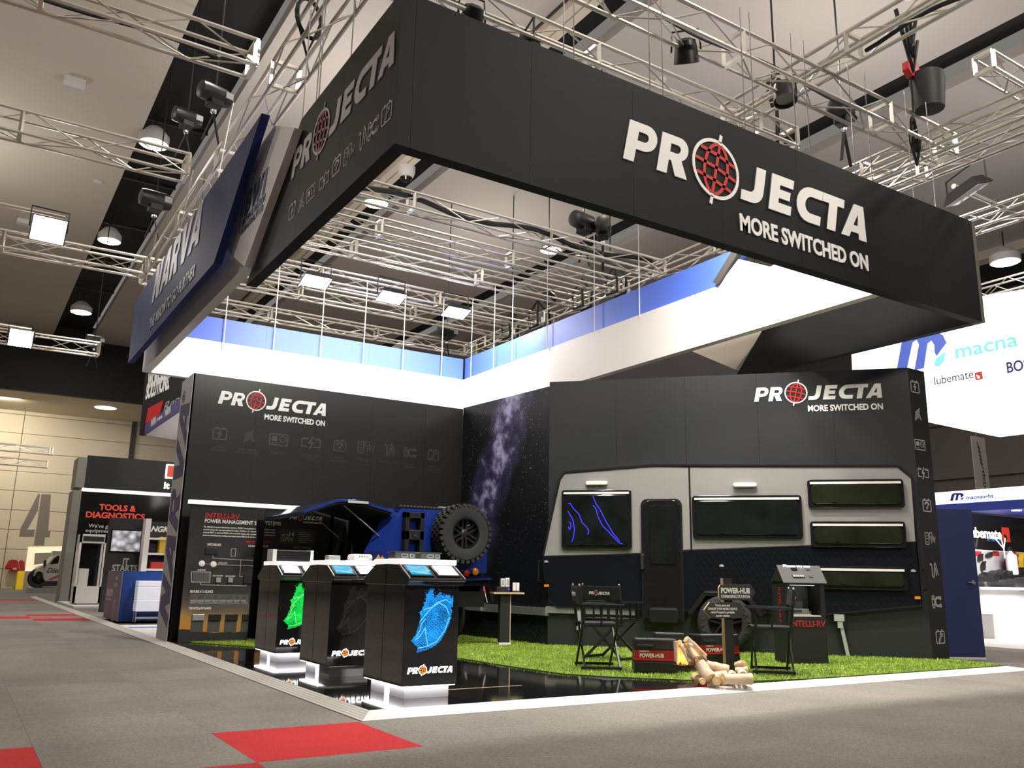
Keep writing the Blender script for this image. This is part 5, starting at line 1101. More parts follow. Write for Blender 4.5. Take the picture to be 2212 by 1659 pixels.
LG = [(1040, 592, .02, 1185, 730, -.06, 26, 'birch log leaning from the top of the campfire, its round cut end uppermost'),
 (1002, 640, .0, 1078, 775, .10, 21, 'thin birch log leaning in the middle of the campfire'),
 (962, 612, -.02, 972, 770, -.02, 22, 'birch log standing upright at the hub side of the campfire'),
 (990, 605, -.1, 1000, 760, -.12, 16, 'slender upright birch log behind the fire glow'),
 (1062, 672, .08, 1160, 800, .16, 27, 'pale birch log slanting down before the campfire'),
 (1100, 690, -.1, 1195, 760, -.04, 20, 'birch log slanting low behind the campfire toward the far hub'),
 (1043, 640, .12, 1110, 655, -.1, 23, 'short birch log lying across the campfire top with its cut end forward'),
 (1150, 790, .26, 1232, 945, .36, 44, 'largest pale birch log sloping down to the ramp, dark at its upper end'),
 (1205, 800, .10, 1375, 840, .12, 36, 'thick birch log lying beside the signpost foot'),
 (1165, 905, .22, 1362, 878, .20, 32, 'birch log lying level under the thick one'),
 (1110, 890, .10, 1140, 912, .30, 30, 'birch log with its cut end out at the kiosk side of the heap'),
 (1160, 930, .25, 1172, 942, .40, 21, 'smallest birch log, only its round end showing at the bottom of the heap'),
 (1270, 930, .2, 1286, 945, .42, 30, 'birch log end resting beside the largest log'),
 (1335, 925, .36, 1558, 932, .30, 38, 'long birch log along the ramp under the signpost'),
 (1400, 870, .10, 1417, 895, .33, 29, 'birch log end on top of the long one below the post'),
 (1480, 860, .05, 1497, 885, .30, 30, 'birch log end right of the signpost foot'),
 (1440, 800, -.05, 1500, 783, .02, 24, 'short birch log with a torn end above the heap, right of the post'),
 (1435, 842, .02, 1530, 832, .05, 21, 'thin birch log lying right of the signpost'),
 (1530, 905, .15, 1550, 930, .30, 27, 'birch log end at the far right tip of the heap')]
for g in LG: log(*g)
log(1125, 770, .20, 1185, 760, .18, 34, 'short dark barked log piece across the campfire', 'bark')
# bark stump
p = PZ(1481, 1447, ZG); mb = MB(); rg = []
for i, (h, r) in enumerate(((0, .115), (.06, .13), (.10, .125), (.135, .09), (.15, .02))):
    for k in range(18): an = 2 * math.pi * k / 18; q = r * (1 + rnd.gauss(0, .06)); mb.v.append(p + V((q * 1.15 * math.cos(an), q * .8 * math.sin(an), h + rnd.gauss(0, .006))))
mb.f += [(i * 18 + k, i * 18 + (k + 1) % 18, (i + 1) * 18 + (k + 1) % 18, (i + 1) * 18 + k) for i in range(4) for k in range(18)] + [tuple(range(72, 90))]
tag(mb.build('tree_stump', 'bark', smooth=True), 'rough brown bark stump lying before the fire glow', 'stump')
mat('flame', (1, .45, .08), .5, emit=1.6, ecol=(1, .42, .08))
fl_ = thing('fire_lamp', 'orange flame lamp glowing between the leaning logs', 'lamp', FF.p(*FF.at(1200 + 1010 / 3.687, 1220 + 720 / 3.687), 0.0))
for dx, dy, h in ((0, 0, .13), (.05, .02, .10), (-.03, .03, .11), (.03, -.03, .08)): MB().lathe((dx, dy, -.09), (0, 0, 1), ((.004, 0), (.022, h * .25), (.018, h * .55), (.002, h)), 8).build('flame_tongue', 'flame', fl_, False, True)
MB().box(-.08, .1, -.07, .07, -.12, -.088).build('lamp_base', 'black_matt', fl_, False)
fp = FF.p(*FF.at(1477, 1415), .02); point('fire_glow_light', fp, 3.0, .06, (1, .5, .15))
# ---- signpost
sp = thing('signpost', 'timber signpost with two black arrow boards standing in the log heap', 'signpost', (7.13, 6.86, ZG))
SP = Fr((7.13, 6.86, 0), (.955, -.295, 0)); top = 1.04
MB().fbox(SP, -.045, .055, ZG, top, -.06, .0).build('post', 'wood', sp)
MB().fbox(SP, -.043, .057, ZG, top + .001, .0, .004).build('post_face', 'charcoal', sp)
def arrow(px, mm, name):
    pts = [SP.at(x, y, .03) for x, y in px]; o = MB().prism(SP, pts, .006, .03).build('arrow_board', 'ply', sp); PMX[o.name] = PMX[sp.name]; MB().prism(SP, pts, .0302, .033).build('board_face', mat('sign_grey', (.035, .035, .032), .5), o); return o
c_ = lambda x, y: (1480 + x / 7.9, 1240 + y / 7.9)
o1 = arrow([c_(600, 185), c_(1110, 180), c_(1200, 312), c_(1120, 450), c_(615, 445), c_(580, 400), c_(575, 235)], None, 'a')
o2 = arrow([c_(420, 482), c_(930, 485), c_(968, 540), c_(965, 750), c_(430, 755), c_(325, 612)], None, 'b')
def st(s, x, y, h, x1, o, **k): a, b = SP.at(*c_(x, y), .033); a1, _ = SP.at(*c_(x1, y), .033); text(s, SP, a, b, h, 'white_vinyl', o, width=a1 - a, c=.033, t=.002, **k)
st('POWER-HUB', 610, 325, .058, 1105, o1, bold=.05); st('CHARGING STATION', 612, 405, .033, 1100, o1, bold=.03)
for s, x, y, x1 in (('Take a seat and', 510, 550, 762), ('CHARGE YOUR MOBILE DEVICE', 388, 610, 886), ("using Projecta's portable", 440, 668, 842), ('power station', 530, 728, 758)): st(s, x, y, .024, x1, o2, bold=.03)
# ---- touch panel stand
f0, f1 = V((8.66, 7.37, 0)), V((9.15, 7.18, 0)); u = (f1 - f0).normalized()
ts = thing('touch_panel_stand', 'black stand with sloping switch panel and red lettering, before the caravan rear', 'stand', (f0.x, f0.y, ZG)); T = Fr(f0, u); W = (f1 - f0).length; ZZ = ZG
MB().fbox(T, 0, W, ZZ, .60, -.34, 0).build('lower_cabinet', 'black_matt', ts)
for a0, a1 in ((0, .06), (W - .06, W)): MB().fbox(T, a0, a1, .60, .98, -.34, 0).build('niche_side', 'black_matt', ts)
MB().fbox(T, .06, W - .06, .60, .98, -.34, -.30).build('niche_back', mat('niche_grey', (.10, .10, .10), .6), ts)
MB().fbox(T, 0, W, .98, 1.02, -.34, 0).build('niche_top', 'black_matt', ts)
MB().fbox(T, .10, W - .10, .973, .979, -.25, -.05).build('niche_light', 'shelf_glow', ts)
MB().fbox(T, .05, W - .05, .602, .618, -.28, -.005).build('device_shelf', 'white', ts)
S2 = Fr(T.p(-.03, 1.005, .03), u, (V((0, 0, .80)) - T.n * .6)); S2.n = S2.u.cross(S2.w)
MB().fbox(S2, 0, W + .06, 0, .27, -.02, 0).build('switch_console', mat('console_grey', (.085, .085, .085), .45), ts, bevel=.004)
MB().add([T.p(-.02, 1.02, -.32), T.p(W + .02, 1.02, -.32), T.p(W + .02, 1.02, 0), T.p(-.02, 1.02, 0), T.p(-.02, 1.20, -.15), T.p(W + .02, 1.20, -.15)], [(0, 1, 2, 3), (3, 2, 5, 4), (0, 4, 5, 1), (0, 3, 4), (1, 5, 2)]).build('console_core', 'black_matt', ts)
text('Please try me', S2, .08, .238, .032, 'led_white', ts, width=.36, bold=.04, c=.002)
MB().fbox(S2, .17, .25, .185, .225, .0, .008).build('display', 'black_gloss', ts)
MB().fbox(S2, .15, .31, .075, .12, .0, .01).build('switch_bank', 'plastic_black', ts, bevel=.003)
for k in range(5): MB().fbox(S2, .158 + k * .03, .18 + k * .03, .083, .112, .01, .014).build('switch', 'grey_vinyl', ts)
for b in (.195, .085): MB().fbox(S2, .375, .425, b, b + .025, .0, .008).build('socket', 'dim_vinyl', ts)
a, b = T.at(1698, 1336); text('INTELLI-RV', T, .04, .485, .075, 'red_vinyl', ts, width=W - .06, bold=.02)
G = Fr(T.p(0, 0, -.34), T.n, (0, 0, 1), -u)
text('INTELLI-RV', Fr(T.p(0, .95, -.17), (0, 0, -1), T.n, -u), 0, 0, .05, 'red_vinyl', ts, width=.42, bold=.02)
d = thing('power_manager', 'silver power management unit on the lit shelf of the touch panel stand', 'device', T.p(W * .5, .618, -.16), math.atan2(u.y, u.x))
MB().box(-.15, .12, -.07, .07, 0, .012).build('mount_plate', 'white', d, False); MB().box(-.14, .10, -.06, .06, .012, .075).build('device_case', 'galv', d, False, bevel=.006); MB().box(-.12, .0, -.062, -.058, .03, .06).build('device_label', 'dim_vinyl', d, False); MB().box(.06, .13, -.05, .0, .012, .05).build('terminal_block', 'steel', d, False)
# ================================================================== NEIGHBOURS ON THE FAR SIDE
# blue door leaf behind the end of the diagonal wall
d0, d1 = V((11.72, 7.50, 0)), V((12.43, 7.10, 0)); DF = Fr(d0, d1 - d0); Ld = (d1 - d0).length
bd = thing('door_leaf', 'navy blue door with a chrome lever handle, behind the icon column', 'door', d0)
mat('door_blue', (.022, .035, .13), .45, var=.06, scale=3)
MB().fbox(DF, 0, Ld, .03, 2.10, -.05, 0).build('door_panel', 'door_blue', bd, bevel=.004); MB().fbox(DF, 0, Ld, 0, .03, -.05, .004).build('kick_strip', 'white', bd)
a, b = DF.at(2103, 1258); MB().lathe(DF.p(a, b, 0), DF.n, ((.028, 0), (.028, .01), (.012, .014), (.012, .05)), 14).build('handle_rose', 'steel', bd); MB().tube([DF.p(a, b, .045), DF.p(a - .11, b, .05)], [.013, .009], 8).build('lever', 'steel', bd, smooth=True)
# ---- equipment stand
es = thing('equipment_stand', 'white and black equipment stand with lit fascia beyond the blue door', 'stand', (16.6, 9.4, 0))
EX = 16.4; EF = Fr((EX, 0, 0), (0, -1, 0))
tl, bl = EF.at(2010, 1065), EF.at(2013, 1091); 
zt, zb = tl[1], bl[1]
MB().box(EX, EX + .25, 3.0, -tl[0] + 0, zb, zt).build('fascia', 'lightbox', es)
MB().box(EX + .02, 22, 3.0, -tl[0], zb - .06, zb - .002).build('soffit', mat('soffit_blue', (.05, .08, .42), .4), es)
MB().box(EX - .05, EX, 3.0, -tl[0], zb - .17, zb - .005).build('fascia_lip', mat('lip_blue', (.05, .09, .5), .4), es)
lb_ = mat('logo_violet', (.05, .02, .32), .4); lc = mat('logo_blue', (.03, .22, .62), .4)
def mlogo(F, px, m1, m2, par, c=.01):
    (x0, y0, x1, y1) = px; P = lambda u, v: F.at(x0 + (x1 - x0) * u, y0 + (y1 - y0) * v)
    pts = [P(0, 1), P(.10, .30), P(.18, .10), P(.30, .02), P(.80, 0), P(.93, .08), P(1.0, .28), P(.80, .62), P(.76, .50), P(.76, .34), P(.70, .22), P(.62, .30), P(.55, .92), P(.36, .98), P(.45, .32), P(.40, .20), P(.32, .28), P(.20, 1)]
    shape('logo_mark', [pts], F, m1, par, c, .004)
    dp = [P(.98, .50), P(.96, .72), P(.86, .88), P(.76, .86), P(.78, .70)]; shape('logo_drop', [dp], F, m2, par, c, .004)
mlogo(EF, (2053, 1065, 2083, 1082), lb_, lc, es); a, b = EF.at(2088, 1079); a1, _ = EF.at(2147, 1076); text('macnaught', EF, a, b, .075, lc, es, width=a1 - a, bold=.03, c=.01)
for i in range(10):
    MB().lathe((EX + .5 + (i % 2) * 1.1, 11.0 - i * .55, zb - .07), (0, 0, 1), ((.09, 0), (.09, .02)), 14).build('downlight', 'lamp_glow', es)
YW = 10.4; EB = Fr((0, YW, 0), (1, 0, 0)); zp = EB.at(2140, 1190)[1]; zc = EB.at(2140, 1268)[1]
MB().box(16.0, 24, YW, YW + .1, zp, zb - .06).build('back_wall', 'black_gloss', es)
MB().box(16.0, 24, YW - .01, YW + .1, .8, zp).build('peg_board', mat('peg_grey', (.55, .53, .52), .5), es)
MB().box(16.0, 24, YW - .012, YW - .008, zp - .012, zp + .012).build('peg_rail', 'white', es)
a, b = EB.at(2097, 1160); a1, _ = EB.at(2163, 1161); text('ubemate', EB, a, b, .22, 'led_white', es, width=a1 - a, bold=.03)
P = lambda x, y: EB.at(x, y); shape('logo_tile', [[P(2163, 1139), P(2178, 1140), P(2182, 1171), P(2169, 1171), P(2165, 1164)], [P(2167, 1153), P(2172, 1155), P(2176, 1162), P(2174, 1168), P(2169, 1166)]], EB, mat('tile_red', (.62, .05, .03), .4, emit=.3, ecol=(.8, .06, .03)), es, .002, .01)
a, b = EB.at(2133, 1168); a1, _ = EB.at(2164, 1169); text('by macnaught', EB, a, b, .06, lc, es, width=a1 - a, bold=.02)
for x in (2112, 2150, 2188): a, b = EB.at(x, 1196); MB().fbox(EB, a - .12, a + .12, b - .05, b + .05, .012, .018).build('range_header', 'red_vinyl', es)
MB().box(14.4, 26, 3.2, YW, 0, .05).build('stand_floor', 'white', es)
MB().box(16.65, 24, 9.3, 10.3, .05, .50).build('low_plinth', 'white', es); MB().box(16.9, 24, 9.7, 10.38, .5, zc - .05).build('counter', 'white', es); MB().box(16.85, 24, 9.6, 10.39, zc - .05, zc).build('counter_top', 'white', es)
MB().box(18.6, 19.6, 7.9, 8.6, .05, .85).build('side_table', 'white', es); MB().box(18.55, 19.65, 7.85, 8.65, .85, .9).build('side_table_top', 'ply', es)
area('stand_light', (17.6, 8.6, zb - .2), (17.8, 9.6, .8), 120, 1.0, (1, .98, .95))
def wallitem(name, label, cat, x, y, w_, h, m, kind=0, dep=.06):
    a, b = EB.at(x, y); q = thing(name, label, cat, EB.p(a, b - h / 2, .03)); G = Fr((0, 0, 0), (1, 0, 0))
    if kind == 0: MB().prism(G, [(-w_ * .5, 0), (w_ * .2, 0), (w_ * .5, h * .4), (w_ * .3, h), (-w_ * .1, h * .8), (-w_ * .45, h * .5)], 0, dep).build('tool_body', m, q, False, bevel=.01); MB().tube([(w_ * .1, -dep, h * .6), (w_ * .45, -dep, h * .95)], .015, 6).build('tool_nozzle', 'black_metal', q, False)
    elif kind == 1: MB().lathe((0, -dep, 0), (0, 0, 1), ((w_ * .4, 0), (w_ * .5, .02), (w_ * .5, h * .8), (w_ * .2, h * .9), (w_ * .12, h)), 16).build('vessel_body', m, q, False, True); MB().tube([(-w_ * .4, -dep, h), (0, -dep, h + .08), (w_ * .4, -dep, h)], .015, 6).build('vessel_handle', 'black_metal', q, False)
    elif kind == 2: MB().lathe((0, -dep, h / 2), (0, -1, 0), ((.02, 0), (w_ * .5, 0), (w_ * .5, .05), (w_ * .3, .07), (w_ * .3, .1), (.02, .1)), 24).build('reel_disc', m, q, False, True); MB().tube([(-w_ * .3, -dep - .05, h * .2), (w_ * .35, -dep - .1, h * .9)], .02, 6).build('reel_arm', 'galv', q, False)
    return q
yl_ = mat('tool_yellow', (.75, .48, .02), .4)
wallitem('grease_gun', 'black grease gun hanging by the header near the blue door', 'tool', 2112, 1204, .14, .16, 'plastic_black')
wallitem('grease_gun', 'black grease gun hanging on the grey board below another', 'tool', 2118, 1222, .12, .2, 'plastic_black')
wallitem('grease_gun', 'dark angled gun hanging left of the white canister', 'tool', 2131, 1198, .22, .12, 'plastic_black')
wallitem('pump_canister', 'white canister with black handle standing on the far counter', 'canister', 2152, 1216, .22, .5, 'white', 1, .3)
wallitem('hand_pump', 'red hand pump beside the white canister', 'pump', 2172, 1212, .22, .3, 'red_vinyl', 0, .2)
wallitem('transfer_pump', 'yellow transfer pump hanging among the tools', 'pump', 2190, 1210, .2, .32, yl_, 0, .2)
for i, (x, y, lb) in enumerate(((2114, 1246, 'black pump on the far counter, nearest the blue door'), (2133, 1242, 'black pump on the far counter in front of the white canister'), (2148, 1240, 'black pump on the far counter right of the canister'), (2165, 1237, 'black pump on the far counter below the red pump'), (2186, 1236, 'black pump on the far counter below the yellow pump'))):
    wallitem('counter_pump', lb, 'pump', x, y, .26, .2, 'plastic_black', 0, .35)
wallitem('hose_reel', 'large pale hose reel standing before the far counter', 'reel', 2162, 1290, .85, .62, mat('reel_cream', (.72, .70, .60), .4), 2, .9)
for i, (x, y, r_x) in enumerate(((2120, 1165, .1), (2131, 1160, .03), (2141, 1163, -.03))):
    a, b = EB.at(x, y); a2, b2 = EB.at(2138, 1186); tag(MB().tube([EB.p(a2, b2 - .2, .3), EB.p(a2, b2, .3), EB.p(a, b, .3)], .014, 6).build('suction_tube', 'white'), ('thin pale suction tube over the far counter, leaning most', 'thin pale suction tube over the far counter, middle one', 'thin pale suction tube over the far counter, most upright')[i], 'tube')
# ---- big illuminated hanging sign
LX = 20.0; LBX = Fr((LX, 0, 0), (0, -1, 0)); ls_ = thing('illuminated_sign', 'huge white illuminated hanging sign with blue logo beyond the diagonal wall', 'sign', (LX, 11, 4.3))
YZn = Fr((LX, 0, 0), (0, -1, 0))
MB().prism(YZn, [LBX.at(x, y) for x, y in ((1836, 690), (1843, 850), (2000, 911), (2142, 941), (2300, 922), (2300, 610), (2120, 640))], -.35, 0).build('light_face', 'lightbox', ls_)
lb2 = mat('logo_royal', (.10, .16, .62), .4, emit=.35, ecol=(.12, .2, .8)); lt = mat('logo_teal', (.25, .75, .80), .4, emit=.5, ecol=(.3, .85, .9))
mlogo(LBX, (1937, 717, 2045, 802), lb2, lt, ls_)
def lt_(s, x, y, h, x1, m, **k): a, b = LBX.at(x, y); a1, _ = LBX.at(x1, y - (x1 - x) * .19); text(s, LBX, a, b, h, m, ls_, width=a1 - a, c=.006, t=.004, **k)
lt_('macna', 2063, 775, .36, 2198, lt, bold=.02); lt_('lubemate', 2018, 832, .22, 2102, mat('logo_dark', (.12, .11, .11), .5)); lt_('BOSTIK', 2175, 806, .26, 2268, mat('logo_indigo', (.06, .06, .30), .4), bold=.03)
shape('logo_tile', [[LBX.at(x, y) for x, y in ((2106, 806), (2121, 802), (2124, 818), (2111, 822), (2107, 818))], [LBX.at(x, y) for x, y in ((2109, 809), (2116, 812), (2118, 817), (2112, 818))]], LBX, 'tile_red', ls_, .006, .006)
tag(MB().box(19.2, 19.9, 8.6, 9.15, 0, 9.0).build('black_pylon', 'black_matt'), 'tall black pylon at the picture edge before the illuminated sign', 'pylon')
# ---- hanging vertical banner
VX = 18.5; VB = Fr((0, 14.6, 0), (1, 0, 0)); vb = thing('vertical_banner', 'narrow pale hanging banner with navy wave emblem above the lit fascia', 'banner', VB.p(*VB.at(2118, 1060)))
q = [VB.at(x, y) for x, y in ((2097, 941), (2127, 946), (2139, 1090), (2112, 1090))]
MB().prism(VB, [(q[0][0], q[0][1]), (q[1][0], q[0][1]), (q[1][0] + .02, q[2][1]), (q[0][0] + .02, q[2][1])], -.02, 0).build('banner_cloth', mat('cloth_pale', (.52, .48, .42), .8), vb)
for k in range(6):
    a, b = VB.at(2113 + k * 1.5, 963 + k * 8.5); mb = MB(); mb.stroke(VB, [(a - .07, b + .1), (a, b + .03), (a + .02, b - .04), (a + .1, b - .1)], .035, .001, .004); mb.build('wave_emblem', mat('emblem_navy', (.03, .035, .08), .5), vb)
MB().tube([VB.p(q[0][0] + .3, q[0][1], -.01), VB.p(q[0][0] + .3, 12, -.01)], .015, 5).build('hanging_wire', 'steel', vb)
a, b = VB.at(2121, 1014); text('victron', Fr(VB.p(a, b, 0), (0, 0, -1), (1, 0, 0), VB.n), 0, 0, .17, 'black_matt', vb, width=.95, bold=.02, c=.002)
# dark bulky sign backs seen between ring and wall
mb = MB().box(13.0, 19.6, 16.5, 16.9, 5.2, 9.2)
for x in (13.5, 19): mb.tube([(x, 16.7, 9.2), (x, 16.7, 12)], .02, 5)
tag(mb.build('dark_sign_back', 'dark_brown'), 'dark back of a neighbouring hanging sign behind the pale ring', 'sign')
# ================================================================== NEIGHBOURS DOWN THE AISLE
# counter with blue front
nc = thing('service_counter', 'blue service counter with printed purple side at the aisle edge', 'counter', (2.85, 18.8, Z0))
MB().box(2.86, 4.6, 18.75, 20.6, Z0, 1.0).build('counter_body', mat('counter_blue', (.012, .05, .24), .4), nc); MB().box(2.84, 2.865, 18.75, 20.6, Z0, 1.0).build('side_print', mat('print_mauve', (.19, .15, .22), .45, var=.35, scale=2.5), nc)
NS = Fr((2.84, 0, 0), (0, -1, 0)); text('NEW\nRELEASE', NS, -19.35, .82, .07, 'lilac_white', nc, align='CENTER', bold=.02, line=1.3); word(LN, NS, -20.45, .48, .15, 'lilac_white', nc, sh=.28)
text('ULTIMA', NS, -20.45, .40, .05, 'lilac_white', nc, width=.7, bold=.02)
mb = MB(); mb.stroke(NS, arc(-19.3, .22, .11, 0, 345, 16, ry=.2), .03, .002, .006, True); mb.build('lamp_picture', 'lilac_white', nc)
ds = thing('drawer_unit', 'white drawer unit on thin steel legs before the blue counter', 'drawers', (3.45, 18.55, Z0)); 
for k, (z0, z1) in enumerate(((.24, .45), (.46, .70), (.71, .82))):
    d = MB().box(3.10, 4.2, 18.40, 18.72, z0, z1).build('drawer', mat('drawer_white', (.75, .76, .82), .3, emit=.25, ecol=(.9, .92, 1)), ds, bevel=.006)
for x in (3.12, 4.17): MB().tube([(x, 18.45, Z0), (x, 18.45, .74)], .012, 6).build('leg', 'steel', ds); MB().tube([(x, 18.68, Z0), (x, 18.68, .3)], .012, 6).build('leg', 'steel', ds)
MB().box(3.10, 4.2, 18.38, 18.40, .10, .14).build('lower_rail', 'steel', ds)
for x in (3.0, 3.9): pass
mb = MB().box(2.74, 4.5, 16.6, 16.85, Z0, Z0 + .004); tag(mb.build('floor_stripe', 'blue_bright'), 'blue stripe across the white floor beside the upright word', 'stripe')
# tool stand
RY = 30.9; rp = thing('tool_stand', 'black tool stand with red heading down the aisle', 'stand', (3.0, RY, 0)); RF = Fr((0, RY, 0), (1, 0, 0)); ra = lambda x, y: RF.at(x, y)
zt = RF.at(160, 1060)[1]; zf0 = RF.at(160, 1052)[1]; zf1 = RF.at(170, 982)[1]
MB().box(3.2, 10, RY, RY + .15, 0, zt).build('back_wall', 'black_gloss', rp); MB().box(2.95, 3.2, RY - .02, RY + 1.2, 0, zt + .02).build('wall_return', mat('return_grey', (.30, .29, .26), .5), rp)
MB().box(3.25, 10, RY - .05, RY + .15, zf0, zf1).build('fascia', 'black_matt', rp); MB().box(2.98, 3.25, RY - .03, RY + 1.2, zf0, zf1 - .08).build('fascia_return', 'return_grey', rp); MB().box(3.2, 10, RY + .02, RY + .14, zt, zf0).build('light_gap', 'shelf_glow', rp)
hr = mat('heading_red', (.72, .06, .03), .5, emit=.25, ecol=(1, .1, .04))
def rt(s, x, y, h, x1, m='white_vinyl', **k): a, b = ra(x, y); a1, _ = ra(x1, y); text(s, RF, a, b, h, m, rp, width=a1 - a, **k)
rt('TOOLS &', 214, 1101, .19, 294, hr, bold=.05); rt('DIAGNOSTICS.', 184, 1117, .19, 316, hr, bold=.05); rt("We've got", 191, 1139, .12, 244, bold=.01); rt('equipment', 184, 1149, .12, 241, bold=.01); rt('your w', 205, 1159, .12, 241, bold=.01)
a, b = RF.at(353, 1055); FF2 = Fr((0, RY - .05, 0), (1, 0, 0)); a, b = FF2.at(353, 1055); text('It starts', FF2, a, b, .22, 'led_white', rp, bold=.05); a, b = FF2.at(356, 1033); MB().prism(FF2, [(a, b), (a + 1.2, b), (a + 1.2, b + .48), (a, b + .48)], .001, .03).build('logo_border', 'led_white', rp); MB().prism(FF2, [(a + .05, b + .05), (a + .42, b + .05), (a + .6, b + .43), (a + .05, b + .43)], .03, .05).build('logo_block', hr, rp)
MB().box(2.9, 9, 26.5, 31.0, 0, .05).build('stand_floor', 'white', rp)
sc = thing('showcase', 'white framed glass showcase on the tool stand', 'showcase', (3.35, 28.2, .05)); SX0, SX1, SY0, SY1 = 3.0, 3.72, 27.9, 28.6; sh_ = RF
for x in (SX0, SX1 - .06):
    for y in (SY0, SY1 - .06): MB().box(x, x + .06, y, y + .06, .08, 2.02).build('frame_post', 'white', sc)
MB().box(SX0, SX1, SY0, SY1, .08, .55).build('base_cupboard', 'white', sc); MB().box(SX0, SX1, SY0, SY1, 1.78, 2.02).build('top_box', 'white', sc); MB().box(SX0 + .08, SX1 - .08, SY0 - .01, SY0, 1.82, 1.96).build('name_plate', 'black_matt', sc); MB().box(SX0 + .06, SX1 - .06, SY1 - .04, SY1 - .03, .55, 1.78).build('back_glass', 'black_gloss', sc)
MB().box(SX0 + .1, SX0 + .35, SY0 + .15, SY1 - .15, .55, 1.05).build('sample_box', 'white', sc)
for x in (SX0 + .05, SX1 - .12): MB().lathe((x + .04, SY0 + .1, .05), (1, 0, 0), ((.03, 0), (.03, .03)), 10).build('caster', 'black_metal', sc)
bt = thing('tool_chest', 'dark blue tool chest with white drawer edges beside the showcase', 'tool chest', (4.4, 29.6, .05)); MB().box(4.0, 4.75, 29.4, 30.0, .05, 1.62).build('chest_body', mat('chest_blue', (.02, .025, .19), .35), bt)
for z in (.42, .66, .78, .90, 1.02, 1.14, 1.36, 1.43, 1.50, 1.56): MB().box(3.98, 4.76, 29.38, 29.4, z, z + .025).build('drawer_edge', 'white', bt)
tp = thing('screen_column', 'black column with a lit screen and bold words behind the blue counter', 'column', (4.2, 24, 0)); TY = 24.0; TF = Fr((0, TY, 0), (1, 0, 0)); x0, z1 = TF.at(240, 1118); x1, _ = TF.at(312, 1118)
MB().box(x0, x1, TY, TY + .3, 0, z1).build('column_body', 'black_matt', tp); a, b = TF.at(238, 1190); c_, e_ = TF.at(305, 1148)
scr = mat('tv_picture', (.3, .3, .33), .3); nt = scr.node_tree; bb = nt.nodes['Principled BSDF']; vz = nt.nodes.new('ShaderNodeTexVoronoi'); vz.inputs['Scale'].default_value = 7; rp_ = nt.nodes.new('ShaderNodeValToRGB'); rp_.color_ramp.elements[1].position = .8; rp_.color_ramp.elements[0].color = (.9, .9, 1, 1); rp_.color_ramp.elements[1].color = (.02, .02, .03, 1); nt.links.new(nt.nodes['Texture Coordinate'].outputs['Object'], vz.inputs['Vector']); nt.links.new(vz.outputs['Distance'], rp_.inputs[0]); nt.links.new(rp_.outputs[0], bb.inputs['Emission Color']); bb.inputs['Emission Strength'].default_value = .8
MB().fbox(TF, a - .03, c_ + .03, b - .03, e_ + .03, .0, .04).build('screen_bezel', 'black_gloss', tp); MB().fbox(TF, a, c_, b, e_, .04, .045).build('screen', scr, tp)
for s, x, y, x1_ in (('IT', 264, 1220, 277), ('STARTS', 241, 1234, 296)): a, b = TF.at(x, y); a1, _ = TF.at(x1_, y); text(s, TF, a, b, .17, 'grey_vinyl', tp, width=a1 - a, bold=.05)
sv = thing('shelf_tower', 'white shelf tower holding red and yellow cases beside the screen column', 'shelf', (4.8, 23.2, 0)); VY = 23.2; SF = Fr((0, VY, 0), (1, 0, 0)); g = lambda x, y: SF.at(x, y)
xa, zt_ = g(316, 1120); xb = g(328, 1120)[0]; xc = g(360, 1165)[0] + .3; MB().box(xa, xb, VY, VY + .35, 0, zt_).build('side_panel', 'white', sv); MB().box(xc, xc + .06, VY, VY + .35, 0, g(355, 1162)[1]).build('side_panel', 'white', sv); MB().box(xb, xc, VY + .33, VY + .35, 0, g(340, 1125)[1]).build('back_panel', 'black_matt', sv)
for y in (1163, 1196, 1230): b = g(330, y)[1]; MB().box(xb, xc, VY, VY + .35, b - .03, b + .02).build('shelf', 'white', sv)
a, b = g(330, 1147); text('NGK', SF, a, b, .14, 'white_vinyl', sv, bold=.05, shear=.3, c=-.32)
b1_ = g(330, 1196)[1] + .02; tag(MB().box(xb + .25, xb + .55, VY + .05, VY + .3, b1_, b1_ + .4).build('parts_case', yl_, bevel=.02), 'yellow parts case on the upper shelf of the tower', 'case'); b2_ = g(330, 1230)[1] + .02; tag(MB().box(xb + .1, xc - .05, VY + .05, VY + .3, b2_, b2_ + .16).build('parts_case', 'red_vinyl', bevel=.02), 'flat red case on the lower shelf of the tower', 'case')
# ---- car, display and workwear at the far end
CYY = 43.5; cf = Fr((0, CYY, 0), (1, 0, 0)); ct = thing('utility_vehicle', 'pale sign-written utility vehicle at the far end of the aisle', 'vehicle', cf.p(*cf.at(120, 1280))); cq = lambda x, y: cf.at(x / 9.217, 1130 + y / 9.217)
BODY = [(665, 1060), (690, 960), (760, 890), (830, 850), (930, 830), (1050, 680), (1130, 630), (1300, 615), (1700, 620), (1700, 1150), (900, 1160), (870, 1120), (850, 1000), (790, 960), (720, 990), (690, 1060)]
MB().prism(cf, [cq(x, y) for x, y in BODY], -1.8, 0).build('vehicle_body', mat('ute_white', (.50, .47, .42), .3), ct, bevel=.04); MB().prism(cf, [cq(x, y) for x, y in ((985, 820), (1075, 700), (1140, 655), (1190, 650), (1160, 800))], .0, .02).build('side_window', 'glass_dark', ct)
MB().prism(cf, [cq(x, y) for x, y in ((880, 1150), (1700, 1150), (1700, 1250), (900, 1260), (790, 1270))], -1.7, -.02).build('underbody', 'black_matt', ct)
c = cf.p(*cq(770, 1100), -.25); wheel(ct, c, (0, -1, 0), .42, .28, .25, 5, 0, 'wheel'); c2 = cf.p(*cq(1560, 1130), -.25); wheel(ct, c2, (0, -1, 0), .42, .28, .25, 5, 0, 'wheel')
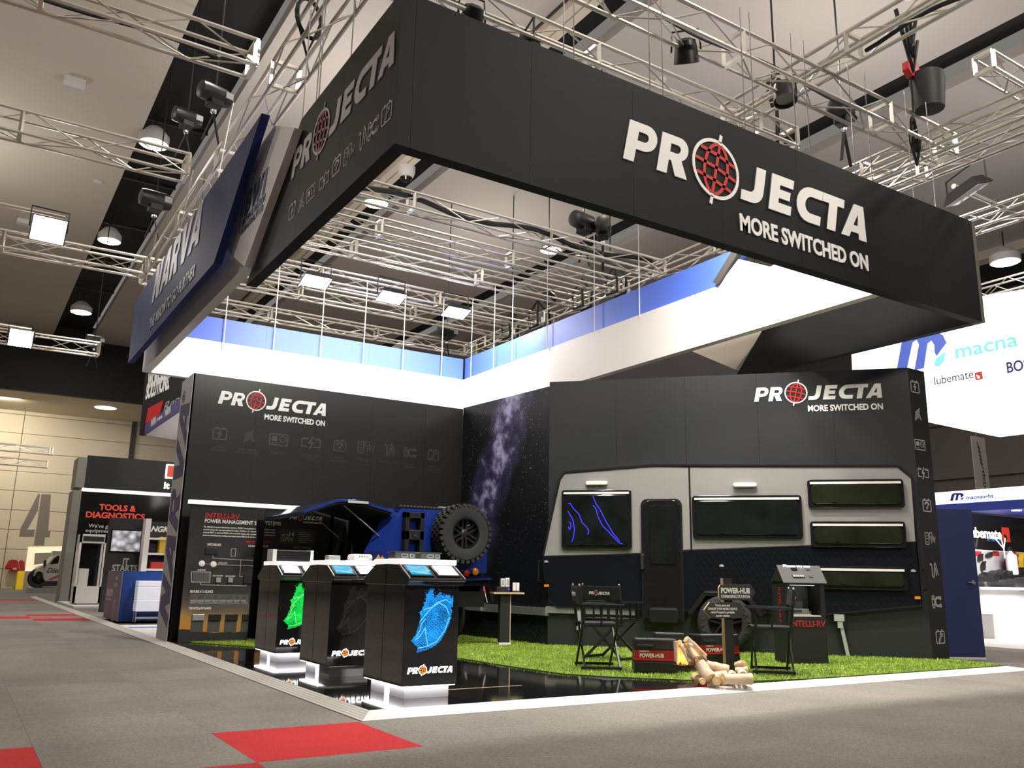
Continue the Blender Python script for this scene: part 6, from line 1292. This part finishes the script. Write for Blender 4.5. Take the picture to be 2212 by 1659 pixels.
MB().prism(cf, [cq(x, y) for x, y in ((860, 850), (870, 740), (915, 735), (915, 850))], .02, .2).build('mirror', 'black_matt', ct); a, b = cq(1070, 590); MB().fbox(cf, a, a + 1.5, b - .06, b + .08, -1.2, -.3).build('roof_bar', 'galv', ct); text('Diesel', cf, *cq(915, 985), .22, 'dim_vinyl', ct, shear=.3, bold=.03, c=.005); MB().prism(cf, [cq(x, y) for x, y in ((960, 1120), (1180, 1020), (1180, 1060), (1010, 1140))], .002, .01).build('red_flash', 'red_vinyl', ct)
MB().box(c.x - .3, c.x + 2.6, CYY - .4, CYY + 1.9, 0, c.z - .40).build('display_ramp', 'galv', ct)
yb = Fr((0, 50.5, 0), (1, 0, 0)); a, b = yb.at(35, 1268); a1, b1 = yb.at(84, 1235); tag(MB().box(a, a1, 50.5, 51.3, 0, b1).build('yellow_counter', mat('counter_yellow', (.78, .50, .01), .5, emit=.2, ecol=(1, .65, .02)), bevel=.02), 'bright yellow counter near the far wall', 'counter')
gd = Fr((0, 48.5, 0), (1, 0, 0)); gt = thing('lit_backdrop', 'glowing cream backdrop with shelf behind the far vehicle', 'backdrop', gd.p(*gd.at(100, 1260))); q = [gd.at(x, y) for x, y in ((54, 1235), (61, 1181), (300, 1178), (300, 1235))]; MB().prism(gd, q, -.1, 0).build('backdrop_panel', mat('warm_glow', (1, .85, .6), .5, emit=.75, ecol=(1, .82, .55)), gt); q = [gd.at(x, y) for x, y in ((73, 1220), (75, 1195), (140, 1193), (140, 1212))]; MB().prism(gd, q, .0, .3).build('backdrop_shelf', 'cream_wall', gt); MB().box(gd.at(54, 1235)[0], 9, 48.4, 48.6, 0, q[0][1] - .3).build('backdrop_base', 'cream_wall', gt)
jw = Fr((0, 51.6, 0), (1, 0, 0)); jk = thing('work_jacket', 'red work jacket hanging on the far cream wall', 'jacket', jw.p(*jw.at(33, 1235))); MB().prism(jw, [jw.at(x / 9.217, 1130 + y / 9.217) for x, y in ((95, 890), (180, 735), (330, 730), (365, 770), (395, 940), (330, 985), (240, 970), (225, 920), (150, 920))], -.2, .0).build('jacket_body', mat('jacket_red', (.38, .015, .03), .8, var=.4, scale=3), jk, bevel=.04); MB().prism(jw, [jw.at(x / 9.217, 1130 + y / 9.217) for x, y in ((375, 770), (420, 725), (490, 770), (490, 940), (420, 940))], -.2, .02).build('jacket_sleeve', 'jacket_red', jk, bevel=.04); MB().prism(jw, [jw.at(x / 9.217, 1130 + y / 9.217) for x, y in ((260, 890), (330, 890), (330, 930), (260, 930))], .001, .02).build('jacket_print', 'grey_vinyl', jk); MB().tube([jw.p(*jw.at(28, 1208), -.4), jw.p(*jw.at(28, 1208), .05)], .03, 6).build('wall_hook', 'steel', jk)
# ---- hanging workshop sign down the aisle
wsg = thing('workshop_sign', 'black hanging sign with white capitals and purple stripe behind the ring corner', 'sign', PY(310, 940, 24)); s0 = PY(301, 941, 24); WS = Fr((s0.x, 24, 0), (.80, -.60, 0)); wp = lambda x, y: WS.at(280 + x / 9.22, 780 + y / 9.22)
MB().prism(WS, [wp(x, y) for x, y in ((190, 1475), (330, 120), (1300, 60), (1300, 720), (305, 1470))], -.15, 0).build('sign_board', 'black_matt', wsg)
MB().prism(WS, [wp(x, y) for x, y in ((320, 1270), (1300, 540), (1300, 790), (308, 1468))], .001, .03).build('purple_stripe', 'purple', wsg); MB().prism(WS, [wp(x, y) for x, y in ((308, 1470), (1300, 800), (1300, 1620), (600, 1520))], -.14, -.01).build('white_underside', 'lilac_white', wsg)
for s, x, y, x1, y1, in (('WORKSHOP', 350, 555, 800, 330), ('SOLUTIONS.', 315, 760, 785, 540)):
    a, b = wp(x, y); a1, b1 = wp(x1, y1); G = Fr(WS.p(a, b, 0), WS.u * (a1 - a) + WS.w * (b1 - b) * .0 + WS.w * (b1 - b), None or (0, 0, 1), WS.n); text(s, G, 0, 0, .42, 'white_vinyl', wsg, width=math.hypot(a1 - a, b1 - b), bold=.06, c=.004)
for s, x, y, x1, y1 in (('NARVA', 430, 1310, 530, 1240), ('NARVA', 710, 1105, 825, 1020), ('projecta', 550, 1200, 660, 1130)):
    a, b = wp(x, y); a1, b1 = wp(x1, y1); G = Fr(WS.p(a, b, 0), WS.u * (a1 - a) + WS.w * (b1 - b), (0, 0, 1), WS.n); text(s, G, 0, 0, .2 if s == 'NARVA' else .1, 'lilac_white', wsg, width=math.hypot(a1 - a, b1 - b), bold=.06, c=.032)
a, b = wp(320, 1255); a1, b1 = wp(440, 1180); G = Fr(WS.p(a, b, 0), WS.u * (a1 - a) + WS.w * (b1 - b), (0, 0, 1), WS.n); MB().prism(G, [(0, 0), (.42, 0), (.5, .36), (.03, .40)], .004, .02).build('red_block', 'red_vinyl', wsg); text('Repco', G, .5, .02, .25, 'grey_vinyl', wsg, width=.8, shear=.3, c=.004)
MB().tube([WS.p(1.0, wp(330, 120)[1], -.07), WS.p(1.0, 12, -.07)], .02, 6).build('hanging_wire', 'steel', wsg)
